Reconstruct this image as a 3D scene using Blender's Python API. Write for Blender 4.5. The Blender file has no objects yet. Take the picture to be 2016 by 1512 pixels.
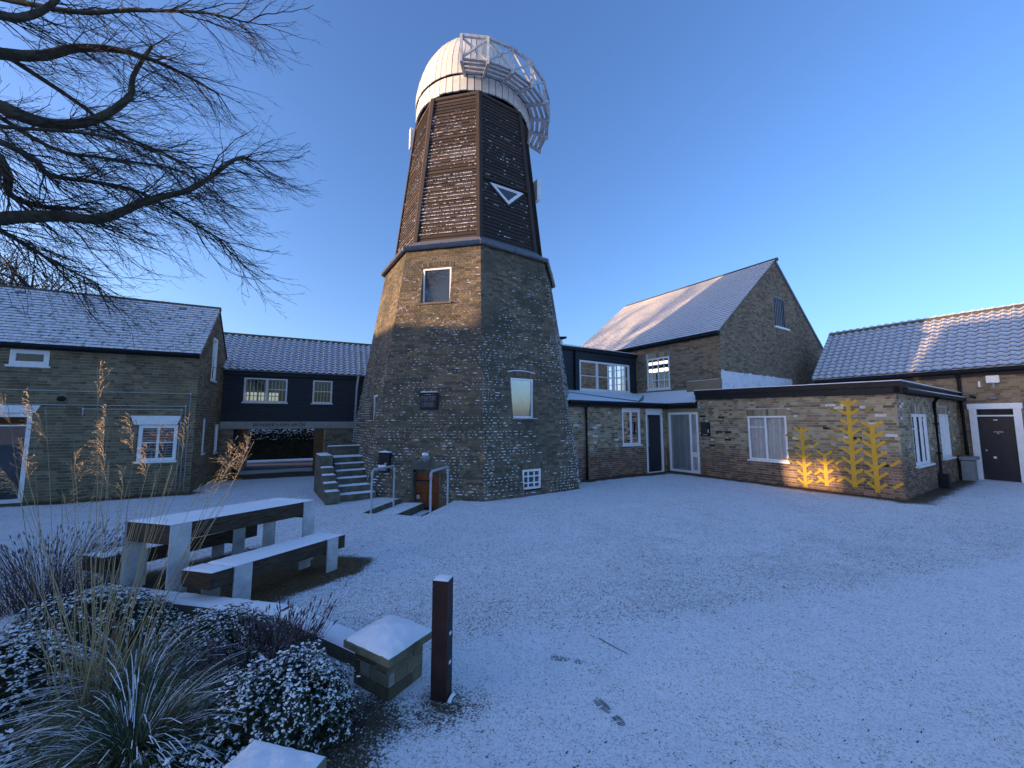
import bpy, math, random
from mathutils import Vector, Matrix, noise
random.seed(11)
C = bpy.context.scene.collection
R_ = math.radians
# ------------------------------------------------------------------ camera, sky, sun, exposure
cam = bpy.data.cameras.new('camera'); camo = bpy.data.objects.new('camera', cam); C.objects.link(camo)
camo.location = (0, 0, 1.8); camo.rotation_euler = (R_(95.5), 0, 0)
cam.sensor_width = 36; cam.lens = 757 / 2016 * 36; cam.clip_start = .05; cam.clip_end = 3000
bpy.context.scene.camera = camo
SUN_AZ = R_(14); SUN_EL = R_(5.5)          # direction the light travels in plan; height of the sun
world = bpy.data.worlds.new('World'); bpy.context.scene.world = world; world.use_nodes = True
wn = world.node_tree; bg = wn.nodes['Background']; sky = wn.nodes.new('ShaderNodeTexSky')
sky.sky_type = 'NISHITA'; sky.sun_disc = False; sky.sun_elevation = SUN_EL
sky.sun_rotation = math.atan2(-math.cos(SUN_AZ), -math.sin(SUN_AZ))
sky.altitude = 0; sky.air_density = 1.; sky.dust_density = 1.9; sky.ozone_density = 3.3
tn = wn.nodes.new('ShaderNodeMix'); tn.data_type = 'RGBA'; tn.blend_type = 'MULTIPLY'; tn.inputs[0].default_value = 1; tn.inputs[7].default_value = (1.05, 1.01, 1.20, 1)   # one camera white balance over the whole sky
wn.links.new(sky.outputs[0], tn.inputs[6]); wn.links.new(tn.outputs[2], bg.inputs[0]); bg.inputs[1].default_value = .15
sun = bpy.data.lights.new('sun', 'SUN'); suno = bpy.data.objects.new('sun', sun); C.objects.link(suno)
sun.energy = 2.9; sun.angle = R_(.6); sun.color = (1, .62, .32)
suno.rotation_euler = Vector((math.cos(SUN_AZ) * math.cos(SUN_EL), math.sin(SUN_AZ) * math.cos(SUN_EL), -math.sin(SUN_EL))).to_track_quat('-Z', 'Y').to_euler()
vs = bpy.context.scene.view_settings
vs.view_transform = 'Standard'; vs.look = 'None'; vs.gamma = 1; vs.use_curve_mapping = False; vs.exposure = 1.7

# ------------------------------------------------------------------ helpers
def V(*a): return Vector(a)
class Fr:
    """local frame: s along ex, d outward along n, z along ez"""
    def __init__(s, o, ex, ez=(0, 0, 1)):
        s.o = Vector(o); s.ex = Vector(ex).normalized(); s.ez = Vector(ez).normalized(); s.n = s.ex.cross(s.ez)
    def P(f, s, d, z): return f.o + f.ex * s + f.n * d + f.ez * z
    def shift(f, s, d, z): return Fr(f.P(s, d, z), f.ex, f.ez)
class MB:
    def __init__(m): m.v = []; m.f = []; m.t = []; m.sm = False
    def face(m, pts, t=.5):
        k = len(m.v); m.v.extend(tuple(p) for p in pts); m.f.append(tuple(range(k, k + len(pts)))); m.t.append(t)
    def hexa(m, p, t=.5):      # 4 bottom, 4 top
        k = len(m.v); m.v.extend(tuple(q) for q in p)
        for a in ((0, 3, 2, 1), (4, 5, 6, 7), (0, 1, 5, 4), (1, 2, 6, 5), (2, 3, 7, 6), (3, 0, 4, 7)):
            m.f.append(tuple(k + i for i in a)); m.t.append(t)
    def box(m, f, s0, s1, d0, d1, z0, z1, t=.5):
        P = f.P
        m.hexa([P(s0, d0, z0), P(s1, d0, z0), P(s1, d1, z0), P(s0, d1, z0), P(s0, d0, z1), P(s1, d0, z1), P(s1, d1, z1), P(s0, d1, z1)], t)
    def tube(m, pts, rad, n=6, t=.5, cap=True):
        pts = [Vector(p) for p in pts]; N = len(pts)
        if not hasattr(rad, '__len__'): rad = [rad] * N
        k = len(m.v); up = None
        for i, p in enumerate(pts):
            d = (pts[min(i + 1, N - 1)] - pts[max(i - 1, 0)])
            d = d.normalized() if d.length > 1e-9 else V(0, 0, 1)
            if up is None: up = V(0, 0, 1) if abs(d.z) < .9 else V(1, 0, 0)
            a = d.cross(up)
            if a.length < 1e-6: a = d.cross(V(.3, .5, .8))
            a.normalize(); b = d.cross(a); up = -b if False else up
            for j in range(n):
                w = 2 * math.pi * j / n
                m.v.append(tuple(p + (a * math.cos(w) + b * math.sin(w)) * rad[i]))
        for i in range(N - 1):
            for j in range(n):
                m.f.append((k + i * n + j, k + i * n + (j + 1) % n, k + (i + 1) * n + (j + 1) % n, k + (i + 1) * n + j)); m.t.append(t)
        if cap:
            m.f.append(tuple(k + j for j in range(n))); m.t.append(t)
            m.f.append(tuple(k + (N - 1) * n + j for j in range(n))); m.t.append(t)
    def blob(m, c, r, t=.5, jit=.2, sq=1., n=6, rings=3):
        c = Vector(c); k = len(m.v); m.v.append(tuple(c - V(0, 0, r * sq)))
        for i in range(1, rings):
            a = -math.pi / 2 + math.pi * i / rings
            for j in range(n):
                w = 2 * math.pi * (j + .5 * (i % 2)) / n; q = r * (1 + random.uniform(-jit, jit))
                m.v.append((c.x + q * math.cos(a) * math.cos(w), c.y + q * math.cos(a) * math.sin(w), c.z + q * sq * math.sin(a)))
        m.v.append(tuple(c + V(0, 0, r * sq))); e = len(m.v) - 1
        for j in range(n):
            m.f.append((k, k + 1 + (j + 1) % n, k + 1 + j)); m.t.append(t)
            for i in range(rings - 2):
                a = k + 1 + i * n
                m.f.append((a + j, a + (j + 1) % n, a + n + (j + 1) % n, a + n + j)); m.t.append(t)
            a = k + 1 + (rings - 2) * n
            m.f.append((a + j, a + (j + 1) % n, e)); m.t.append(t)
    def mesh(m, name, mat, smooth=False):
        me = bpy.data.meshes.new(name); me.from_pydata(m.v, [], m.f); me.materials.append(mat)
        at = me.attributes.new('tint', 'FLOAT', 'FACE'); at.data.foreach_set('value', m.t)
        if smooth: me.polygons.foreach_set('use_smooth', [True] * len(me.polygons))
        return me
    def build(m, name, mat, parent=None, smooth=False, **kw):
        if not m.f: return None
        o = bpy.data.objects.new(name, m.mesh(name, mat, smooth)); C.objects.link(o); put(o, parent)
        for k, v in kw.items(): o[k] = v
        return o
def put(o, parent):
    if parent is not None:
        o.parent = parent
        if parent.type == 'EMPTY': o.location = -parent.location
def tag(o, label=None, cat=None, group=None, kind=None):
    if label: o['label'] = label
    if cat: o['category'] = cat
    if group: o['group'] = group
    if kind: o['kind'] = kind
    return o
def thing(name, loc, label, cat, group=None):
    o = bpy.data.objects.new(name, None); C.objects.link(o); o.location = loc; o.empty_display_size = .2
    return tag(o, label, cat, group)
def inst(name, me, M, parent, tint=None):
    o = bpy.data.objects.new(name, me); C.objects.link(o)
    if parent is not None:
        o.parent = parent
        if parent.type == 'EMPTY': M = Matrix.Translation(-parent.location) @ M
    o.matrix_basis = M
    if tint is not None: o['tint'] = tint
    return o
def nz(x, y, z=0., s=1.): return noise.noise(V(x * s, y * s, z * s))
def text_mesh(txt, size, depth=.004):
    cu = bpy.data.curves.new('lettering', 'FONT'); cu.body = txt; cu.size = size; cu.extrude = depth; cu.align_x = 'CENTER'; cu.align_y = 'CENTER'; cu.resolution_u = 2
    o = bpy.data.objects.new('lettering', cu); C.objects.link(o)
    me = bpy.data.meshes.new_from_object(o.evaluated_get(bpy.context.evaluated_depsgraph_get()))
    bpy.data.objects.remove(o); return me
def lettering(txt, size, f, s, d, z, mat, parent, name='lettering', scale=(1, 1)):
    me = text_mesh(txt, size); me.materials.clear(); me.materials.append(mat)
    M = Matrix(((f.ex.x * scale[0], f.ez.x * scale[1], f.n.x), (f.ex.y * scale[0], f.ez.y * scale[1], f.n.y), (f.ex.z * scale[0], f.ez.z * scale[1], f.n.z))).to_4x4()
    me.transform(Matrix.Translation(f.P(s, d, z)) @ M)
    o = bpy.data.objects.new(name, me); C.objects.link(o); put(o, parent); return o

# ------------------------------------------------------------------ materials
class NT:
    def __init__(s, name, rough=.85, spec=.3):
        s.m = bpy.data.materials.new(name); s.m.use_nodes = True; s.t = s.m.node_tree
        s.b = s.t.nodes['Principled BSDF']; s.b.inputs['Roughness'].default_value = rough
        s.b.inputs['Specular IOR Level'].default_value = spec
    def n(s, ty, **kw):
        o = s.t.nodes.new(ty)
        for k, v in kw.items(): setattr(o, k, v)
        return o
    def l(s, a, b): s.t.links.new(a, b)
    def coord(s, kind='pos'):
        return s.n('ShaderNodeNewGeometry').outputs['Position'] if kind == 'pos' else s.n('ShaderNodeTexCoord').outputs['Object']
    def noise(s, scale, detail=4, rough=.6, vec=None, stretch=None):
        v = vec or s.coord()
        if stretch:
            mp = s.n('ShaderNodeMapping'); mp.inputs['Scale'].default_value = stretch; s.l(v, mp.inputs[0]); v = mp.outputs[0]
        o = s.n('ShaderNodeTexNoise'); o.inputs['Scale'].default_value = scale; o.inputs['Detail'].default_value = detail; o.inputs['Roughness'].default_value = rough
        s.l(v, o.inputs['Vector']); return o.outputs['Fac']
    def ramp(s, fac, stops):
        r = s.n('ShaderNodeValToRGB'); e = r.color_ramp.elements
        while len(e) < len(stops): e.new(.5)
        for i, (p, c) in enumerate(stops): e[i].position = p; e[i].color = (c if len(c) == 4 else (*c, 1)) if hasattr(c, '__len__') else (c, c, c, 1)
        s.l(fac, r.inputs[0]); return r.outputs[0]
    def math(s, op, a, b=None, clamp=False):
        o = s.n('ShaderNodeMath', operation=op); o.use_clamp = clamp
        for i, x in enumerate((a, b)):
            if x is None: continue
            if isinstance(x, (int, float)): o.inputs[i].default_value = x
            else: s.l(x, o.inputs[i])
        return o.outputs[0]
    def mix(s, fac, a, b):
        o = s.n('ShaderNodeMix', data_type='RGBA')
        for i, x in ((0, fac), (6, a), (7, b)):
            if isinstance(x, (int, float)): o.inputs[i].default_value = x
            elif isinstance(x, tuple): o.inputs[i].default_value = (*x, 1)
            else: s.l(x, o.inputs[i])
        return o.outputs[2]
    def attr(s, name, kind='GEOMETRY'):
        o = s.n('ShaderNodeAttribute', attribute_name=name); o.attribute_type = kind; return o.outputs['Fac']
    def tint(s): return s.math('ADD', s.attr('tint'), s.attr('tint', 'OBJECT'))
    def bump(s, h, strength=.5, dist=.01):
        o = s.n('ShaderNodeBump'); o.inputs['Strength'].default_value = strength; o.inputs['Distance'].default_value = dist
        s.l(h, o.inputs['Height']); s.l(o.outputs[0], s.b.inputs['Normal']); return o
    def col(s, c):
        if isinstance(c, tuple): s.b.inputs['Base Color'].default_value = (*c, 1)
        else: s.l(c, s.b.inputs['Base Color'])
    def upz(s):
        g = s.n('ShaderNodeNewGeometry'); x = s.n('ShaderNodeSeparateXYZ'); s.l(g.outputs['True Normal'], x.inputs[0]); return x.outputs[2]
SNOW = (.80, .82, .86)
def simple(name, c, rough=.6, metal=0., var=.15, scale=8, bump=.15, bscale=60, spec=.3, stretch=None, grime=None):
    m = NT(name, rough, spec); m.b.inputs['Metallic'].default_value = metal
    n1 = m.noise(scale, 5, stretch=stretch)
    a = tuple(x * (1 - var) for x in c); b = tuple(min(1, x * (1 + var)) for x in c)
    cc = m.ramp(n1, [(.3, a), (.7, b)])
    if grime:
        g = m.ramp(m.noise(3.1, 6, .7), [(.5, 0.), (.72, 1.)]); cc = m.mix(m.math('MULTIPLY', g, grime[1]), cc, grime[0])
    m.col(cc)
    if bump: m.bump(m.noise(bscale, 4, stretch=stretch), bump, .004)
    return m.m
def snow_mat():
    m = NT('snow', .75, .25)
    m.col(m.ramp(m.noise(30, 5), [(.3, (.86, .87, .89)), (.7, (.93, .935, .94))]))
    m.bump(m.noise(120, 5, .7), .6, .006); return m.m
def brick_mat(name, stops, stain=(.05, .05, .04), stain_amt=.5, low=None, speck=None, wet=1.):
    """per-brick colour from tint, weathering patches by position"""
    m = NT(name, .9, .2)
    c = m.ramp(m.tint(), stops)
    g = m.noise(26, 5, .7); c = m.mix(m.math('MULTIPLY', m.ramp(g, [(.35, 0.), (.75, 1.)]), .45), c, tuple(x * .45 for x in stops[len(stops) // 2][1]))
    if low:      # another brick colour towards the foot of the wall (older courses)
        col, z0, z1 = low
        sx = m.n('ShaderNodeSeparateXYZ'); m.l(m.coord(), sx.inputs[0])
        h = m.math('ADD', sx.outputs[2], m.math('MULTIPLY', m.noise(2.2, 4), .5))
        mr = m.n('ShaderNodeMapRange'); mr.inputs[1].default_value = z1 + .25; mr.inputs[2].default_value = z0 + .25; mr.inputs[3].default_value = 0; mr.inputs[4].default_value = 1
        m.l(h, mr.inputs[0]); c = m.mix(m.math('MULTIPLY', mr.outputs[0], m.ramp(m.tint(), [(.05, .5), (.3, 1.)])), c, m.ramp(m.tint(), col))
    st = m.ramp(m.noise(1.3, 6, .65), [(.42, 0.), (.66, 1.)])
    c = m.mix(m.math('MULTIPLY', st, stain_amt), c, stain)
    if speck: c = m.mix(m.math('MULTIPLY', m.ramp(m.noise(55, 3, .7), [(.6, 0.), (.68, 1.)]), speck[1]), c, speck[0])
    m.col(c); m.bump(m.noise(90, 5, .75), .7, .006); return m.m
M = {}
M['snow'] = snow_mat()
M['tower_brick'] = brick_mat('tower_brick', [(0, (.085, .075, .06)), (.35, (.18, .145, .10)), (.7, (.27, .215, .14)), (1, (.14, .12, .095))], (.06, .066, .05), .8, speck=((.45, .46, .48), .35))
M['tower_mortar'] = simple('tower_mortar', (.13, .125, .11), .95, var=.5, scale=3)
M['house_brick'] = brick_mat('house_brick', [(0, (.12, .095, .06)), (.4, (.22, .175, .105)), (.8, (.31, .25, .155)), (1, (.17, .125, .085))], (.09, .08, .05), .5)
M['house_mortar'] = simple('house_mortar', (.42, .40, .34), .95, var=.3, scale=4)
M['annex_brick'] = brick_mat('annex_brick', [(0, (.11, .085, .06)), (.18, (.24, .19, .12)), (.55, (.42, .34, .22)), (.86, (.52, .44, .30)), (.93, (.40, .21, .14)), (.97, (.78, .76, .72))], (.18, .15, .11), .35,
                            low=([(0, (.07, .045, .04)), (.5, (.20, .115, .08)), (1, (.34, .22, .15))], .7, 1.15))
M['pillar_brick'] = brick_mat('pillar_brick', [(0, (.10, .08, .05)), (.5, (.20, .165, .11)), (.9, (.27, .23, .16)), (1, (.5, .5, .48))], (.08, .08, .05), .55)
M['annex_mortar'] = simple('annex_mortar', (.44, .42, .37), .95, var=.25, scale=5)
M['barn_brick'] = brick_mat('barn_brick', [(0, (.14, .10, .07)), (.4, (.28, .215, .14)), (.8, (.38, .30, .20)), (1, (.26, .15, .10))], (.14, .12, .085), .4)
M['barn_mortar'] = simple('barn_mortar', (.28, .26, .22), .95, var=.3, scale=4)
M['whitewash'] = simple('whitewash', (.78, .79, .80), .8, var=.08, grime=((.35, .32, .27), .5))
M['white'] = simple('white_paint', (.84, .84, .84), .35, var=.04, bump=.05, grime=((.5, .49, .45), .25))
M['cap_white'] = simple('cap_white_paint', (.66, .655, .61), .4, var=.06, bump=.1, grime=((.42, .42, .40), .55), scale=14)
M['gallery'] = simple('weathered_white_timber', (.46, .48, .50), .6, var=.25, scale=9, bump=.3, grime=((.16, .17, .17), .7))
M['black'] = simple('black_paint', (.016, .018, .022), .55, var=.3, bump=.1, spec=.2)
M['board_dark'] = simple('black_weatherboard', (.030, .033, .042), .55, var=.35, scale=5, bump=.5, bscale=30, stretch=(.3, .3, 6))
M['lead'] = simple('lead', (.15, .16, .18), .5, var=.2)
M['steel'] = simple('galvanised_steel', (.55, .58, .61), .45, .75, var=.18, scale=14, bump=.1)
M['plate'] = simple('zinc_plate', (.50, .53, .56), .5, .35, var=.22, scale=7, bump=.12, grime=((.25, .27, .28), .5))
M['rust'] = simple('rust_steel', (.03, .013, .011), .6, .0, var=.4, scale=6, bump=.3)
M['pipe'] = simple('grey_conduit', (.52, .54, .56), .5, .2)
M['stone'] = simple('weathered_stone', (.14, .125, .095), .9, var=.4, scale=5, bump=.8, bscale=35, grime=((.05, .055, .035), .8))
M['slabstone'] = simple('moss_stone_slab', (.17, .16, .11), .9, var=.4, scale=7, bump=.8, bscale=40, grime=((.07, .075, .03), .8))
M['concrete'] = simple('concrete_beam', (.40, .37, .32), .9, var=.25, scale=3, bump=.4)
M['letter_dark'] = simple('dark_lettering', (.012, .012, .012), .7)
M['curtain'] = simple('curtain', (.74, .76, .78), .9, var=.1)
M['frost'] = simple('frosted_panel', (.42, .46, .50), .35, var=.12, scale=2)
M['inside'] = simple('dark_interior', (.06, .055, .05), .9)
M['road'] = simple('road_asphalt', (.11, .115, .125), .8, var=.3, scale=3)
M['yellow'] = simple('yellow_paint', (.62, .36, .035), .6, var=.1, bump=.3)
M['yellow_dull'] = simple('yellow_paint_on_brick', (.33, .23, .06), .8, var=.35, scale=20, bump=.4)
M['door_blue'] = simple('dark_blue_door', (.012, .016, .028), .35, var=.2)
M['grey_box'] = simple('grey_plastic', (.25, .27, .29), .5)
M['bark'] = simple('tree_bark', (.06, .058, .042), .9, var=.45, scale=6, bump=.6, grime=((.07, .085, .03), .5))
M['twig'] = simple('twig_bark', (.045, .038, .032), .85, var=.3, scale=6, bump=0)
M['soil'] = simple('bare_soil', (.06, .045, .03), .95, var=.5, scale=20)
def wood(name, c, c2):
    m = NT(name, .75, .3); n1 = m.noise(7, 6, .65, stretch=(1, 1, 9)); m.col(m.mix(m.ramp(n1, [(.3, 0.), (.7, 1.)]), c, c2)); m.bump(m.noise(20, 5, stretch=(1, 1, 7)), .7, .006); return m.m
M['sleeper'] = wood('dark_oak_sleeper', (.018, .013, .009), (.085, .06, .042))
M['door_wood'] = wood('oak_door', (.13, .035, .012), (.27, .09, .03))
M['jamb_wood'] = wood('oak_post', (.10, .055, .025), (.24, .13, .055))
def smock_mat():
    m = NT('smock_weatherboard', .75, .3)
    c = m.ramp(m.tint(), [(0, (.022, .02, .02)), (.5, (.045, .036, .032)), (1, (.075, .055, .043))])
    n1 = m.noise(14, 6, .7, stretch=(1, 1, 8)); c = m.mix(m.math('MULTIPLY', m.ramp(n1, [(.45, 0.), (.75, 1.)]), .7), c, (.13, .10, .08))
    m.col(c); m.bump(m.noise(30, 5, stretch=(1, 1, 7)), .6, .006); return m.m
M['smock'] = smock_mat()
def tile_mat(name, base, cover, edge=.35, streak=(1, 1, 1)):
    """roof piece: snow lies on what faces up, the lower edge and some patches stay bare"""
    m = NT(name, .75, .3)
    b = m.ramp(m.tint(), [(0, tuple(x * .6 for x in base)), (1, tuple(x * 1.3 for x in base))])
    up = m.ramp(m.upz(), [(edge, 0.), (edge + .12, 1.)])
    n1 = m.ramp(m.noise(9, 6, .72, stretch=streak), [(cover - .08, 0.), (cover + .06, 1.)])
    n2 = m.ramp(m.noise(60, 4, .7), [(.36, .35), (.5, 1.)])
    k = m.math('MULTIPLY', m.math('MULTIPLY', up, n1), n2)
    m.col(m.mix(k, b, (.88, .89, .91))); m.bump(m.noise(70, 4, .7), .5, .006); return m.m
M['slate'] = tile_mat('snowy_slate', (.10, .10, .11), .43, .3, (1, 1, 1))
M['slate_barn'] = tile_mat('snowy_barn_slate', (.13, .12, .12), .36, .3)
M['pantile'] = tile_mat('snowy_pantile', (.10, .085, .08), .30, .45)
M['ridge'] = tile_mat('ridge_tile', (.14, .13, .10), .62, .8)
def glass_mat(name='window_glass', dark=.55):
    m = bpy.data.materials.new(name); m.use_nodes = True; t = m.node_tree; t.nodes.clear()
    out = t.nodes.new('ShaderNodeOutputMaterial'); mx = t.nodes.new('ShaderNodeMixShader'); tr = t.nodes.new('ShaderNodeBsdfTransparent'); gl = t.nodes.new('ShaderNodeBsdfGlossy'); fr = t.nodes.new('ShaderNodeFresnel')
    fr.inputs[0].default_value = 1.5; gl.inputs['Roughness'].default_value = .01; gl.inputs['Color'].default_value = (.95, .97, 1, 1); tr.inputs[0].default_value = (dark, dark, dark, 1)
    t.links.new(fr.outputs[0], mx.inputs[0]); t.links.new(tr.outputs[0], mx.inputs[1]); t.links.new(gl.outputs[0], mx.inputs[2]); t.links.new(mx.outputs[0], out.inputs[0]); return m
M['glass'] = glass_mat(dark=.92)
M['glass_sky'] = simple('sky_reflecting_glass', (.42, .46, .50), .03, metal=.75, var=.08, bump=0)
M['glass_refl'] = simple('reflecting_glass', (.03, .035, .04), .03, var=.1, bump=0, spec=1.)
def emit_mat(name, c, s):
    m = NT(name); m.b.inputs['Emission Color'].default_value = (*c, 1); m.b.inputs['Emission Strength'].default_value = s; return m.m
M['lamp'] = emit_mat('ceiling_light', (1, .86, .6), 1.6)
def ground_mat():
    m = NT('snowy_ground', .8, .25)
    bare = m.attr('bare'); sp = m.attr('speck'); leafy = m.attr('leafy')
    fine = m.noise(75, 5, .75); mid = m.noise(16, 5, .7); big = m.noise(2.2, 5, .65)
    h = m.math('ADD', m.math('MULTIPLY', fine, .8), m.math('ADD', m.math('MULTIPLY', mid, .2), m.math('MULTIPLY', big, .10)))
    # threshold: more ground shows where speck or bare is high
    thr = m.math('ADD', m.math('ADD', .385, m.math('MULTIPLY', sp, .085)), m.math('MULTIPLY', bare, .36))
    k = m.math('MULTIPLY', m.math('SUBTRACT', h, thr), 11., )
    k = m.math('MULTIPLY', k, 1., True)
    dirt = m.ramp(m.noise(38, 4, .8), [(.3, (.035, .032, .02)), (.5, (.075, .062, .035)), (.7, (.10, .085, .055))])
    dirt = m.mix(m.math('MULTIPLY', leafy, m.ramp(m.noise(24, 3), [(.42, 0.), (.6, .9)])), dirt, (.20, .10, .035))
    sn = m.mix(m.ramp(m.noise(48, 5, .8), [(.38, .42), (.50, 0.)]), m.ramp(m.noise(5, 6), [(.3, (.86, .87, .89)), (.7, (.93, .935, .94))]), (.30, .30, .29))
    m.col(m.mix(k, dirt, sn))
    m.bump(m.math('ADD', m.math('MULTIPLY', fine, .6), m.math('MULTIPLY', mid, .8)), .8, .02); return m.m
M['ground'] = ground_mat()
def leaf_mat(name, a, b, rough=.6):
    m = NT(name, rough, .3); m.col(m.ramp(m.tint(), [(0, a), (1, b)])); return m.m
M['leaf'] = leaf_mat('dark_leaf', (.012, .022, .012), (.045, .075, .035))
M['leafgrass'] = leaf_mat('grass_blade', (.035, .06, .025), (.13, .15, .07))
M['straw'] = leaf_mat('straw_stem', (.22, .16, .085), (.50, .38, .20), .6)
M['plume'] = leaf_mat('grass_plume', (.30, .22, .12), (.62, .46, .25), .7)
M['drystem'] = leaf_mat('dry_stem', (.05, .035, .04), (.15, .11, .11), .8)
M['print'] = leaf_mat('pressed_snow_and_grit', (.10, .10, .10), (.38, .39, .40), .9)
M['fleck'] = leaf_mat('ground_fleck', (.02, .02, .012), (.12, .10, .055), .9)

# ------------------------------------------------------------------ generic builders
CAMP = V(0, 0, 1.8)
def brick_meshes(L, h, mat, n=5):
    out = []
    for i in range(n):
        j = lambda: random.uniform(-.0025, .0025)
        m = MB(); f = Fr((0, 0, 0), (1, 0, 0))
        p = []
        for z in (0, h):
            for (s, d) in ((0, -.03), (L, -.03), (L, 0), (0, 0)): p.append((s + j(), -(d + (abs(j()) if d == 0 else 0)), z + j()))
        m.hexa(p, 0); out.append(m.mesh('brick', mat))
    return out
def poly_span(poly, z):
    xs = []
    n = len(poly)
    for i in range(n):
        (x0, z0), (x1, z1) = poly[i], poly[(i + 1) % n]
        if (z0 <= z <= z1) or (z1 <= z <= z0):
            if abs(z1 - z0) < 1e-9: xs += [x0, x1]
            else: xs.append(x0 + (x1 - x0) * (z - z0) / (z1 - z0))
    return (min(xs), max(xs)) if xs else None
def cut(spans, a, b):
    out = []
    for l, r in spans:
        if b <= l or a >= r: out.append((l, r)); continue
        if a > l: out.append((l, a))
        if b < r: out.append((b, r))
    return out
def collect_wall(f, poly, opens=(), skips=(), ch=.068, bl=.205, hd=.0975, jt=.009, seed=1, tintf=None, dz=.0):
    """list of bricks: (distance, full?, geometry)"""
    rnd = random.Random(seed); z0 = min(p[1] for p in poly); z1 = max(p[1] for p in poly); out = []
    row = 0; z = z0 + dz
    while z < z1 - .02:
        za, zb = z + jt * .5, min(z + ch - jt * .5, z1)
        A = poly_span(poly, max(za, z0)); B = poly_span(poly, min(zb, z1 - 1e-4))
        if A and B:
            l, r = max(A[0], B[0]), min(A[1], B[1]); la, ra = A; lb, rb = B
            spans = [(min(la, lb), max(ra, rb))]
            for (s0, s1, q0, q1) in list(opens) + list(skips):
                if q0 < zb and q1 > za: spans = cut(spans, s0, s1)
            x = -60 * (bl + hd + 2 * jt) + ((bl - hd) * .5 + (hd + jt)) * (row % 2)
            k = 0; 
            lo = spans[0][0] if spans else 0; hi = spans[-1][1] if spans else 0
            per = bl + hd + 2 * jt; kk = math.floor((lo - x) / per); x += kk * per
            while x < hi:
                w = bl if k % 2 == 0 else hd
                for (l_, r_) in spans:
                    a, b = max(x, l_), min(x + w, r_)
                    if b - a > .025:
                        ab, at = a, a; bb, bt = b, b
                        if abs(a - min(la, lb)) < 1e-6: ab, at = la, lb
                        if abs(b - max(ra, rb)) < 1e-6: bb, bt = ra, rb
                        full = (b - a) > w - 1e-6 and k % 2 == 0 and ab == at and bb == bt
                        t = rnd.random(); 
                        c = f.P((a + b) / 2, 0, (za + zb) / 2)
                        if tintf: t = tintf(c, t, rnd)
                        out.append([(c - CAMP).length, full, f, ab, bb, at, bt, za, zb, rnd.uniform(0, .004), t, w])
                x += w + jt; k += 1
        z += ch; row += 1
    return out
def backing(m, f, poly, opens, d=-.006, t=.5):
    zs = sorted(set([p[1] for p in poly] + [o[2] for o in opens] + [o[3] for o in opens])); z0 = min(p[1] for p in poly); z1 = max(p[1] for p in poly)
    zs = [z for z in zs if z0 - 1e-6 <= z <= z1 + 1e-6]
    for a, b in zip(zs[:-1], zs[1:]):
        if b - a < 1e-5: continue
        e = 1e-5; A = poly_span(poly, a + e); B = poly_span(poly, b - e)
        sp = [(0., 1.)]; mid = (a + b) / 2; M_ = poly_span(poly, mid)
        for (s0, s1, q0, q1) in opens:
            if q0 < mid < q1: sp = cut(sp, (s0 - M_[0]) / (M_[1] - M_[0]), (s1 - M_[0]) / (M_[1] - M_[0]))
        cutx = sorted([o for o in opens if o[2] < mid < o[3]])
        edges = [None] + [x for o in cutx for x in (o[0], o[1])] + [None]
        for i in range(0, len(edges), 2):
            l0 = A[0] if edges[i] is None else edges[i]; l1 = B[0] if edges[i] is None else edges[i]
            r0 = A[1] if edges[i + 1] is None else edges[i + 1]; r1 = B[1] if edges[i + 1] is None else edges[i + 1]
            if r0 - l0 > 1e-4 or r1 - l1 > 1e-4: m.face([f.P(l0, d, a), f.P(r0, d, a), f.P(r1, d, b), f.P(l1, d, b)], t)
def lay_bricks(parent, bricks, mat, ch=.068, bl=.205, jt=.009, limit=290, name='brick'):
    full = sorted([b for b in bricks if b[1]], key=lambda b: b[0]); ind = full[:limit]; ids = set(id(b) for b in ind)
    ms = brick_meshes(bl, ch - jt, mat)
    for b in ind:
        _, _, f, a, _, _, _, za, zb, d, t, w = b
        M4 = Matrix(((f.ex.x, -f.n.x, f.ez.x, 0), (f.ex.y, -f.n.y, f.ez.y, 0), (f.ex.z, -f.n.z, f.ez.z, 0), (0, 0, 0, 1)))
        inst(name, random.choice(ms), Matrix.Translation(f.P(a, d, za)) @ M4, parent, t)
    m = MB(); j = lambda: random.uniform(-.0025, .0025)
    for b in bricks:
        if id(b) in ids: continue
        _, _, f, ab, bb, at, bt, za, zb, d, t, w = b
        q = [f.P(ab + j(), d, za + j()), f.P(bb + j(), d, za + j()), f.P(bt + j(), d, zb + j()), f.P(at + j(), d, zb + j())]
        p = [f.P(ab, -.03, za), f.P(bb, -.03, za), f.P(bt, -.03, zb), f.P(at, -.03, zb)]
        k = len(m.v); m.v.extend(tuple(x) for x in q + p)
        for fc in ((0, 1, 2, 3), (0, 1, 5, 4), (1, 2, 6, 5), (2, 3, 7, 6), (3, 0, 4, 7)): m.f.append(tuple(k + i for i in fc)); m.t.append(t)
    m.build('brickwork', mat, parent, kind='stuff')
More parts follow.
